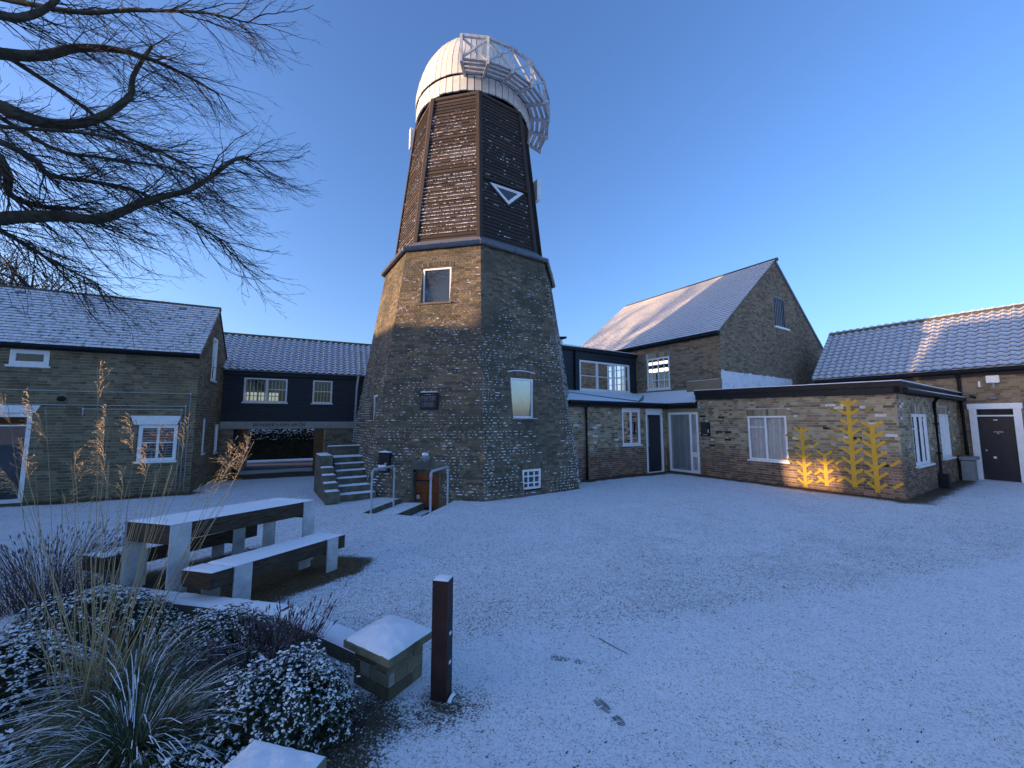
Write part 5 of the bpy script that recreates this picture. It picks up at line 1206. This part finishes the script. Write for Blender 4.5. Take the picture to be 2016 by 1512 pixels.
# ================================================================== PLANTS
def rosette(lm, sm, p, nrm, r, rnd, snow=1., leafn=7):
    up = V(0, 0, 1); ax = (nrm + up * .6).normalized(); s = ax.cross(V(.3, .8, .1)).normalized(); t = ax.cross(s)
    for j in range(leafn):
        a = 2 * math.pi * (j + rnd.random() * .6) / leafn; d = (s * math.cos(a) + t * math.sin(a)); L_ = r * rnd.uniform(.7, 1.25); wv = ax.cross(d).normalized() * L_ * .22; lift = ax * L_ * rnd.uniform(.05, .7)
        lm.face([p, p + d * L_ * .5 + wv + lift * .6, p + d * L_ + lift, p + d * L_ * .5 - wv + lift * .6], rnd.random())
        if rnd.random() < .30 * snow and nrm.z > -.1:
            o = V(0, 0, .0035); sm.face([p + o * 1.5 + ax * .004, p + d * L_ * .5 + wv * .8 + lift * .6 + o, p + d * L_ * .92 + lift + o, p + d * L_ * .5 - wv * .8 + lift * .6 + o])
    if rnd.random() < snow * max(0, nrm.z + .35):
        for _ in range(2): sm.blob(p + ax * r * .5 + s * rnd.uniform(-.5, .5) * r + t * rnd.uniform(-.5, .5) * r, r * rnd.uniform(.22, .46), jit=.35, sq=.6, n=5, rings=3)
def shrub(c, rx, ry, h, label, n=700, rr=.03, snow=1., seed=1, name='shrub', leaf='leaf'):
    rnd = random.Random(seed); t = thing(name, c, label, 'shrub'); lm, sm = MB(), MB(); c = Vector(c)
    for i in range(n):
        u = rnd.random() ** .75; a = rnd.uniform(0, 2 * math.pi); el = math.asin(min(1, u)); k = rnd.uniform(.78, 1.06) * (1 + .30 * nz(math.cos(a) * 2.2 + seed, math.sin(a) * 2.2, el * 2.5) + .16 * nz(math.cos(a) * 6 + seed, math.sin(a) * 6, el * 7))
        nrm = V(math.cos(el) * math.cos(a), math.cos(el) * math.sin(a), math.sin(el)); p = c + V(nrm.x * rx * k, nrm.y * ry * k, .02 + nrm.z * h * k)
        rosette(lm, sm, p, nrm, rr * rnd.uniform(.7, 1.3), rnd, snow * (1 if k > .92 else .35))
    core = MB(); core.blob(c + V(0, 0, h * .30), 1., jit=.06, n=12, rings=8)
    core.v = [(c.x + (x - c.x) * rx * .80, c.y + (y - c.y) * ry * .80, max(.0, c.z + h * .25 + (z - c.z - h * .3) * h * .55)) for x, y, z in core.v]; core.build('inner_twigs', M['soil'], t)
    lm.build('foliage', M[leaf], t); sm.build('snow', M['snow'], t)
    return t
shrub((-1.36, 2.42, 0), .40, .36, .34, 'rounded evergreen shrub dusted with snow, right front of the planting bed next to the pillar', 2600, .020, .62, 1)
shrub((-2.22, 3.10, 0), .48, .30, .30, 'snowy evergreen shrub in front of the bench end, behind the purple dry stems', 2000, .021, .62, 2)
shrub((-3.55, 3.45, 0), .62, .34, .30, 'dark snowy evergreen shrub at the left foot of the picnic table', 2000, .023, .5, 3)
shrub((-3.35, 2.65, 0), .55, .38, .34, 'whitest snowy shrub at the left edge of the picture', 1900, .025, .85, 4)
shrub((-2.75, 1.85, 0), .5, .35, .25, 'low snowy shrub in the bottom left corner of the picture', 900, .03, 1., 5)
shrub((-1.55, 1.95, 0), .42, .30, .16, 'low dusting of snowy ground plants in front of the pillar at the bottom edge', 700, .022, .9, 6)
def dry_stems(c, n, rad, h, label, seed, head=True, lean=.3, name='lavender_plant'):
    rnd = random.Random(seed); t = thing(name, c, label, 'plant'); sm, hd, sn = MB(), MB(), MB(); c = Vector(c)
    for i in range(n):
        a = rnd.uniform(0, 6.28); r = rad * rnd.random() ** .5; b = c + V(r * math.cos(a) * .6, r * math.sin(a) * .6, 0); L_ = h * rnd.uniform(.6, 1.1); d = V(math.cos(a) * lean * rnd.random() * 1.6, math.sin(a) * lean * rnd.random() * 1.6, 1).normalized()
        mid = b + d * L_ * .55 + V(rnd.uniform(-.02, .02), rnd.uniform(-.02, .02), 0); e = b + d * L_ + V(math.cos(a), math.sin(a), 0) * L_ * .12
        sm.tube([b, mid, e], [.0022, .0016, .0012], 3, rnd.random(), cap=False)
        if head and rnd.random() < .7: hd.tube([e, e + (e - mid).normalized() * .018, e + (e - mid).normalized() * .045], [.003, .006, .002], 4, rnd.random())
        for k in range(5):
            p = b.lerp(e, rnd.uniform(.1, .7)); w = V(rnd.uniform(-1, 1), rnd.uniform(-1, 1), rnd.uniform(-.2, .8)).normalized() * .02; sm.face([p, p + w * .5 + V(0, 0, .003), p + w, p + w * .5 - V(0, 0, .003)], rnd.random())
            if rnd.random() < .25: sn.blob(p, .004, n=4, rings=3)
    sm.build('stems', M['drystem'], t); hd.build('flower_heads', M['drystem'], t); sn.build('snow', M['snow'], t)
dry_stems((-1.75, 2.75, .02), 260, .30, .36, 'dry purple-brown lavender plant leaning over between the two evergreen shrubs', 4, lean=.5)
dry_stems((-1.62, 3.02, .02), 130, .22, .36, 'dry lavender spikes standing against the snow right of the bench', 5, lean=.35)
dry_stems((-4.6, 4.0, .0), 420, .5, .62, 'dense dry brown plant at the left edge beside the far bench', 6, lean=.4)
dry_stems((-.98, 2.42, .0), 110, .16, .13, 'dead stems at the foot of the low brick pillar', 7, head=False, lean=.9)
# tussock grass: arching snowy blades
def tussock(c, n, L0, label, seed, spread=1.):
    rnd = random.Random(seed); t = thing('tussock_grass', c, label, 'grass plant'); g, s = MB(), MB(); c = Vector(c)
    for i in range(n):
        a = rnd.uniform(0, 6.283); L_ = L0 * rnd.uniform(.5, 1.1); b = c + V(math.cos(a), math.sin(a), 0) * rnd.random() * .10; el = rnd.uniform(.5, 1.45); pts = [b]; d = V(math.cos(a) * math.cos(el), math.sin(a) * math.cos(el), math.sin(el))
        for k in range(6): pts.append(pts[-1] + d * L_ / 6); d = (d + V(math.cos(a) * .10, math.sin(a) * .10, -.28 * spread)).normalized(); pts[-1].z = max(pts[-1].z, .01)
        w = V(-math.sin(a), math.cos(a), 0) * .0021; tt = rnd.random(); sn = rnd.random() < .27
        for k in range(6):
            u, v = 1 - k / 7, 1 - (k + 1) / 7; g.face([pts[k] - w * u, pts[k] + w * u, pts[k + 1] + w * v, pts[k + 1] - w * v], tt)
            if sn and 1 < k < 6 and rnd.random() < .45: o = V(0, 0, .003); s.face([pts[k] - w * .9 + o, pts[k] + w * .9 + o, pts[k + 1] + w * .7 + o, pts[k + 1] - w * .7 + o])
    g.build('blades', M['leafgrass'], t); s.build('snow', M['snow'], t)
tussock((-1.95, 2.15, .0), 2600, .62, 'arching snow-streaked grass tussock in the bottom left foreground', 3)
tussock((-2.35, 2.55, .0), 2000, .60, 'green grass clump at the base of the tall dry stems', 8, .8)
# tall oat-grass stems with golden plumes
def oat_grass(c, label, seed, specs, loose):
    rnd = random.Random(seed); t = thing('tall_oat_grass', c, label, 'grass plant'); st = MB()
    for (bx, by, tx, ty, tz, hasp) in specs:
        b = V(bx, by, .05); e = V(tx, ty, tz); mid = b.lerp(e, .55) + V(rnd.uniform(-.03, .03), rnd.uniform(-.03, .03), .05); N = 9
        cur = lambda u: b * (1 - u) ** 2 + mid * 2 * u * (1 - u) + e * u * u
        st.tube([cur(i / N) for i in range(N + 1)], [.0030 * (1 - .55 * i / N) for i in range(N + 1)], 4, rnd.random(), cap=False)
        if hasp:
            m = MB(); d = (cur(1) - cur(.9)).normalized(); side = V(rnd.choice((-1, 1)) if hasp == 1 else hasp, rnd.uniform(-.5, .5), 0).normalized()
            base = cur(.86)
            ax = e - base; Lp_ = max(.22, ax.length) * 1.15; ax.normalize(); tip = base + ax * Lp_ + side * .05 - V(0, 0, .02)
            nb = rnd.randint(15, 22)
            for k in range(nb):
                u = (k + rnd.random()) / nb; p = base.lerp(tip, u); Lb = rnd.uniform(.09, .19) * (1.05 - .75 * u)
                dr = (ax * rnd.uniform(.5, 1.0) + side * rnd.uniform(.15, .95) + V(rnd.uniform(-.25, .25), rnd.uniform(-.25, .25), 0)).normalized(); q1 = p + dr * Lb * .55; dr2 = (dr + V(0, 0, -.55)).normalized(); q2 = q1 + dr2 * Lb * .5
                m.tube([p, q1, q2], [.0007, .0006, .0004], 3, rnd.random(), cap=False)
                for h_ in range(rnd.randint(7, 12)):
                    w0 = rnd.uniform(.25, 1); c_ = p.lerp(q1, w0 * 2) if w0 < .5 else q1.lerp(q2, w0 * 2 - 1); ee = (dr2 + V(rnd.uniform(-.5, .5), rnd.uniform(-.5, .5), rnd.uniform(-.7, .15))).normalized(); L2 = rnd.uniform(.012, .024); w2 = ee.cross(V(rnd.random(), rnd.random(), rnd.random())).normalized() * rnd.uniform(.0014, .0026)
                    m.face([c_, c_ + ee * L2 * .4 + w2, c_ + ee * L2, c_ + ee * L2 * .4 - w2], rnd.random())
            m.build('plume', M['plume'], t)
    for i in range(loose):
        a = rnd.uniform(-math.pi, math.pi); r = rnd.uniform(0, .16); b = V(c[0] + r * math.cos(a), c[1] + r * math.sin(a), .03); L_ = rnd.uniform(.75, 1.55); dx = rnd.gauss(0, .32); dy = rnd.gauss(.05, .22); e = b + V(dx, dy, 1).normalized() * L_
        mid = b.lerp(e, .5) + V(0, 0, .03); st.tube([b, mid, e + V(dx, dy, 0) * .08], [.0026, .002, .0012], 4, rnd.random(), cap=False)
    st.build('stems', M['straw'], t); return t
ogc = (-2.45, 2.45, 0)
_tips = [(-2.83, 2.6, 2.17, 1), (-3.39, 2.7, 2.01, -1), (-3.03, 2.9, 1.91, 1), (-2.43, 2.5, 1.80, -1), (-2.94, 2.6, 1.54, 1), (-2.79, 2.7, 1.53, -1), (-2.59, 2.8, 1.58, -1), (-2.39, 2.9, 1.80, -1), (-1.90, 2.7, 1.62, -1), (-1.66, 2.5, 1.67, 1),
         (-1.77, 2.4, 1.55, 1), (-3.31, 2.5, 2.03, 1), (-3.03, 2.4, 1.61, 1), (-2.54, 2.6, 1.41, -1), (-3.30, 2.6, 1.46, 1), (-3.15, 2.6, 1.88, -1), (-2.37, 2.7, 1.73, -1), (-3.2, 2.8, 1.25, 1), (-2.1, 2.65, 1.38, 1), (-2.66, 2.55, 1.74, -1)]
_r = random.Random(12); specs = []
for (x, y, z, s) in _tips: specs.append((ogc[0] + (x - ogc[0]) * .22 + _r.uniform(-.09, .09), ogc[1] + _r.uniform(-.10, .10), x, y, z, s))
oat_grass(ogc, 'tall dry oat grass with golden feathery plumes rising in front of the brick house', 6, specs, 62)

# ================================================================== TREES, HEDGE
def rand_dir(rnd): return V(rnd.gauss(0, 1), rnd.gauss(0, 1), rnd.gauss(0, 1)).normalized()
def grow(m, rnd, p, d, L_, r, depth, bias, minr=.0025, up=.0):
    """wandering shoot with side shoots that flow the same way"""
    seg = max(3, min(9, int(L_ / .11))); pts = [p]; rad = [r]; dd = d
    for i in range(seg):
        u = i / seg; dd = (dd + rand_dir(rnd) * (.24 if depth else .3) + bias * .07 + V(0, 0, up * u * u)).normalized(); pts.append(pts[-1] + dd * L_ / seg); rad.append(max(minr * .75, r * (1 - .7 * (i + 1) / seg)))
    m.tube(pts, rad, 3 if r < .02 else 5, .5, cap=False)
    if depth <= 0: return
    n = max(2, int(L_ * (5.2 if depth == 2 else 10)))
    for k in range(n):
        u = .15 + .83 * (k + rnd.random()) / n; i = min(seg - 1, int(u * seg)); q = pts[i].lerp(pts[i + 1], u * seg - i); t = (pts[i + 1] - pts[i]).normalized()
        s = t.cross(rand_dir(rnd)).normalized(); nd = (t * .9 + s * rnd.uniform(.35, .7) + bias * .2).normalized()
        grow(m, rnd, q, nd, rnd.uniform(.25, .72) * (1.1 - .5 * u) if depth > 1 else rnd.uniform(.06, .20), max(minr, rad[i] * .6), depth - 1, bias, minr, up + .12)
def big_tree():
    rnd = random.Random(17); KS = .75; sc_ = lambda p: V(p[0] * KS, p[1] * KS, 1.8 + (p[2] - 1.8) * KS); T0 = V(-8.75, 4.55, 0); t = thing('bare_tree', T0, 'large bare winter tree whose mossy limbs and fine twigs reach in from the left edge', 'tree')
    tr = MB(); tr.tube([T0 + V(0, 0, -.2), T0 + V(.05, 0, 1.5), T0 + V(.1, .05, 3.6), T0 + V(.2, .1, 5.5), T0 + V(.4, .2, 8), T0 + V(.3, .3, 11)], [.42, .33, .29, .24, .16, .06], 12); tr.build('trunk', M['bark'], t, True)
    Ls = {'A': ([(-11, 6.1, 4.4), (-8.86, 6.0, 5.01), (-7.86, 6.25, 5.28), (-7.27, 6.5, 5.37), (-6.74, 6.75, 5.86), (-6.14, 7.0, 6.26), (-5.6, 7.25, 7.0), (-5.48, 7.5, 7.25)], .135, .02),
          'B': ([(-11, 6.2, 7.2), (-10.07, 6.6, 7.75), (-9.23, 6.85, 7.56), (-8.95, 7.1, 7.66), (-8.55, 7.35, 7.98), (-8.18, 7.6, 8.71), (-8.42, 7.85, 9.43), (-8.32, 8.1, 10.44)], .16, .03),
          'C': ([(-11, 6.4, 8.6), (-10.04, 7.25, 9.3), (-9.32, 7.5, 9.74), (-8.62, 7.75, 9.94), (-7.82, 8.0, 9.82), (-6.82, 8.25, 9.37)], .13, .02),
          'D': ([(-10.9, 6.2, 9.0), (-9.38, 6.0, 8.87), (-8.84, 6.25, 9.02), (-8.57, 6.5, 9.67), (-8.78, 6.75, 10.64)], .11, .03),
          'E': ([(-10.9, 6.0, 6.6), (-8.43, 5.6, 6.15), (-8.17, 5.85, 5.8), (-8.42, 6.1, 5.6), (-8.27, 6.35, 5.52), (-7.86, 6.6, 5.62)], .09, .03),
          'F': ([(-11, 6, 6.2), (-8.76, 5.8, 6.36), (-8.07, 6.05, 6.2), (-8.01, 6.3, 6.05), (-7.4, 6.55, 6.07), (-6.9, 6.8, 6.03), (-6.12, 7.05, 5.57), (-5.6, 7.3, 5.29)], .07, .012),
          'G': ([(-11, 6.2, 4.9), (-9.16, 6.2, 5.12), (-8.69, 6.45, 4.97), (-8.30, 6.7, 4.67), (-7.7, 6.95, 4.34)], .06, .012),
          'H': ([(-11, 6.2, 7.4), (-10.36, 6.8, 7.83), (-9.03, 7.05, 7.13), (-8.3, 7.3, 7.1), (-7.18, 7.55, 7.06), (-6.63, 7.8, 6.89)], .06, .012),
          'I': ([(-11, 6.5, 9.8), (-9.73, 7.65, 8.88), (-8.71, 7.9, 8.14), (-7.9, 8.15, 7.84), (-6.91, 8.4, 7.4)], .06, .012),
          'J': ([(-10.9, 6.3, 9.9), (-8.65, 6.65, 9.64), (-7.56, 6.9, 9.93), (-6.36, 7.15, 10.17), (-5.6, 7.4, 10.22)], .06, .012),
          'K': ([(-11, 6.2, 5.4), (-9.6, 6.0, 6.6), (-8.3, 6.3, 6.9), (-7.2, 6.6, 6.95), (-6.3, 6.9, 6.7)], .05, .012)}
    tw = MB()
    for k, (pts, r0, r1) in Ls.items():
        pts = [sc_(p) for p in pts]; pts[0] = V(T0.x + .2, T0.y + .1, pts[0].z); r0 *= KS; r1 *= KS; fine = [pts[0]]
        for i in range(len(pts) - 1):
            p0 = pts[max(0, i - 1)]; p1, p2 = pts[i], pts[i + 1]; p3 = pts[min(len(pts) - 1, i + 2)]
            for j in range(1, 5):
                u = j / 4; fine.append(.5 * ((2 * p1) + (p2 - p0) * u + (2 * p0 - 5 * p1 + 4 * p2 - p3) * u * u + (3 * p1 - p0 - 3 * p2 + p3) * u ** 3))
        N = len(fine); rad = [r0 + (r1 - r0) * (i / (N - 1)) ** .8 for i in range(N)]
        b = MB(); b.tube(fine, rad, 9); b.build('limb', M['bark'], t, True)
        bias = V(.72, .2, -.66).normalized()
        for i in range(3, N):
            for q in range(3):
                d = (fine[i] - fine[i - 1]).normalized(); s = d.cross(rand_dir(rnd)).normalized()
                grow(tw, rnd, fine[i].lerp(fine[i - 1], rnd.random()), (d * .55 + s * .62 + bias * .45).normalized(), rnd.uniform(.5, 1.15), rnd.uniform(.006, .012), 2, bias, .0025, .16)
    tw.build('twigs', M['twig'], t, kind='stuff')
big_tree()
def far_tree(c, h, label, seed, spread=.5, depth=3, r=.22, name='bare_tree'):
    rnd = random.Random(seed); t = thing(name, c, label, 'tree'); c = Vector(c); tr = MB(); top = c + V(0, 0, h * .9)
    tr.tube([c, c + V(.1, 0, h * .3), c + V(-.1, .1, h * .6), top], [r, r * .75, r * .45, .03], 8); tr.build('trunk', M['bark'], t, True); tw = MB()
    for k in range(20):
        u = rnd.uniform(.30, .92); a = rnd.uniform(0, 6.28); p = c + V(0, 0, h * .9 * u); d = V(math.cos(a) * spread, math.sin(a) * spread, rnd.uniform(.5, 1)).normalized()
        seg = h * (1 - u * .65) * .55; pts = [p]; dd = d
        for i in range(6): dd = (dd + rand_dir(rnd) * .16 + V(0, 0, .06)).normalized(); pts.append(pts[-1] + dd * seg / 6)
        tw.tube(pts, [r * .35 * (1 - .8 * i / 6) for i in range(7)], 4, cap=False)
        for i in range(1, 7):
            for q in range(3):
                s = dd.cross(rand_dir(rnd)).normalized(); L_ = rnd.uniform(.5, 1.3) * h / 9
                nd = (dd * .6 + s * .7).normalized(); q0 = pts[i].lerp(pts[i - 1], rnd.random()); q1 = q0 + nd * L_; q2 = q1 + (nd + rand_dir(rnd) * .4).normalized() * L_ * .6
                tw.tube([q0, q1, q2], [.022, .014, .008], 3, cap=False)
                for e in range(4):
                    x = q0.lerp(q1, rnd.random()) if e < 3 else q1.lerp(q2, rnd.random()); y = x + (nd * .5 + rand_dir(rnd) * .8).normalized() * L_ * .55; tw.tube([x, y], [.013, .007], 3, cap=False)
    tw.build('branches', M['twig'], t)
far_tree((-22.5, 17.5, 0), 9.6, 'distant bare tree standing behind the roof of the old brick house, at the left edge', 5)
def hedge():
    rnd = random.Random(8); f = Fr((-9, 12.55, 0), Ldir); lm, sm = MB(), MB(); t = thing('hedge', f.P(-1, -6.6, 0), 'dark evergreen hedge dusted with snow across the road, seen through the low arch', 'hedge')
    core = MB(); core.box(f, -9, 8, -8.0, -5.9, 0, 1.45); core.build('inner_twigs', M['soil'], t)
    for i in range(11000):
        s = rnd.uniform(-6, 6); u = rnd.random()
        if u < .6: d, z, n = -5.75 - .15 * nz(s * 2, u * 9, 1) , rnd.random() ** .7 * 1.6, -1 * f.n * -1
        else: d, z, n = rnd.uniform(-8, -5.8), 1.55 + .12 * nz(s * 1.5, 0, 3), V(0, 0, 1)
        if z > 1.3 and u < .6: d -= (z - 1.3) * 1.5
        p = f.P(s, d, z); sn = 1. if z > 1.2 else (.35 if z > .9 else 0)
        sz = .05; a = rand_dir(rnd) * sz; b = a.cross(rand_dir(rnd)).normalized() * sz * .6; lm.face([p - a, p + b, p + a, p - b], rnd.random())
        if rnd.random() < sn * .8: sm.blob(p + V(0, 0, .03), rnd.uniform(.02, .05), sq=.4, n=5, rings=3, jit=.4)
    lm.build('foliage', M['leaf'], t); sm.build('snow', M['snow'], t)
hedge()

# ================================================================== unseen blockers added outside the view to shape sun and shade in the yard
lx = V(math.cos(SUN_AZ), math.sin(SUN_AZ), 0); wx = V(-math.sin(SUN_AZ), math.cos(SUN_AZ), 0)
fO = Fr(lx * -19.0, -wx)     # s = -p ; outward n faces down-sun
if fO.n.dot(lx) < 0: fO = Fr(lx * -19.0, wx)
sg = 1 if fO.ex.dot(wx) > 0 else -1
def blocker_house(name, p0, p1, eave, ridge, depth, label, gate=None):  # house-shaped blocker out of view, sized for the shade it throws
    t = thing(name, lx * -21 + wx * (p0 + p1) / 2, label, 'house'); a, b = sorted((p0 * sg, p1 * sg)); m = MB(); P = fO.P
    if gate:
        g0, g1 = sorted((gate[0] * sg, gate[1] * sg)); 
        m.box(fO, a, g0, -depth, 0, 0, eave); m.box(fO, g1, b, -depth, 0, 0, eave); m.box(fO, g0, g1, -depth, 0, gate[2], eave)
    else: m.box(fO, a, b, -depth, 0, 0, eave)
    m.build('walls', M['house_brick'], t); m = MB(); mid = -depth / 2
    m.hexa([P(a, .2, eave - .05), P(b, .2, eave - .05), P(b, mid, ridge), P(a, mid, ridge), P(a, .2, eave + .05), P(b, .2, eave + .05), P(b, mid, ridge + .1), P(a, mid, ridge + .1)])
    m.hexa([P(a, -depth - .2, eave - .05), P(b, -depth - .2, eave - .05), P(b, mid, ridge), P(a, mid, ridge), P(a, -depth - .2, eave + .05), P(b, -depth - .2, eave + .05), P(b, mid, ridge + .1), P(a, mid, ridge + .1)])
    for e in (a, b): m.face([P(e, 0, eave), P(e, -depth, eave), P(e, mid, ridge)])
    m.build('roof', M['slate'], t); return t
blocker_house('terrace_blocker', 9.2, 17.5, 4.6, 6.2, 4, 'unseen long brick house with snowy roof, added behind the big bare tree to shade the lower mill')  # added out of view; its ridge sets the shadow line on the mill
blocker_house('gatehouse_blocker', 4.6, 9.42, 7.2, 9.0, 4.5, 'unseen tall brick block with a low arch, added beyond the bare tree to shape the sun on the annex', gate=(7.7, 8.8, 3.95))  # invented mass; its opening lets a low sun patch reach the annex
for p0, p1, hh, dh, lab in ((7.5, 8.95, 3.3, -5.6, 'unseen clipped hedge added beyond the low arch to trim the sun patch from below'), (-22, 4.7, 3.05, -1.0, 'unseen long clipped hedge added behind the camera to shade the foreground')):
    m = MB(); a, b = sorted((p0 * sg, p1 * sg)); m.box(fO, a, b, dh, dh + .9, 0, hh); hd = m.build('hedge_blocker', M['leaf']); tag(hd, lab, 'hedge')  # added hedges out of view, their height cuts off the lowest sun
a, b = sorted((7.7 * sg, 8.8 * sg)); t = thing('pole_blocker', fO.P(a, -1, 0), 'unseen thin upright poles added in the low arch to split the sun patch into streaks', 'light blocker'); rnd = random.Random(5); s = a + .10
while s < b - .1:
    m = MB(); w_ = rnd.uniform(.03, .09); m.box(fO, s, s + w_, -1.1, -1.0, 0, 3.95); m.build('pole', M['jamb_wood'], t); s += w_ + rnd.uniform(.08, .26)  # poles put in only to streak the sunlight on the annex

far_tree(tuple(lx * -27 + wx * 16.0), 12.5, 'unseen tall bare tree added beyond the long brick blocker to dapple the big slate roof', 15)  # added out of view to dapple the sun on the big roof
far_tree(tuple(lx * -26 + wx * 19.3), 11.5, 'second unseen tall bare tree, farther along, added to dapple the big slate roof', 16)  # another added tree for the same dappled roof light
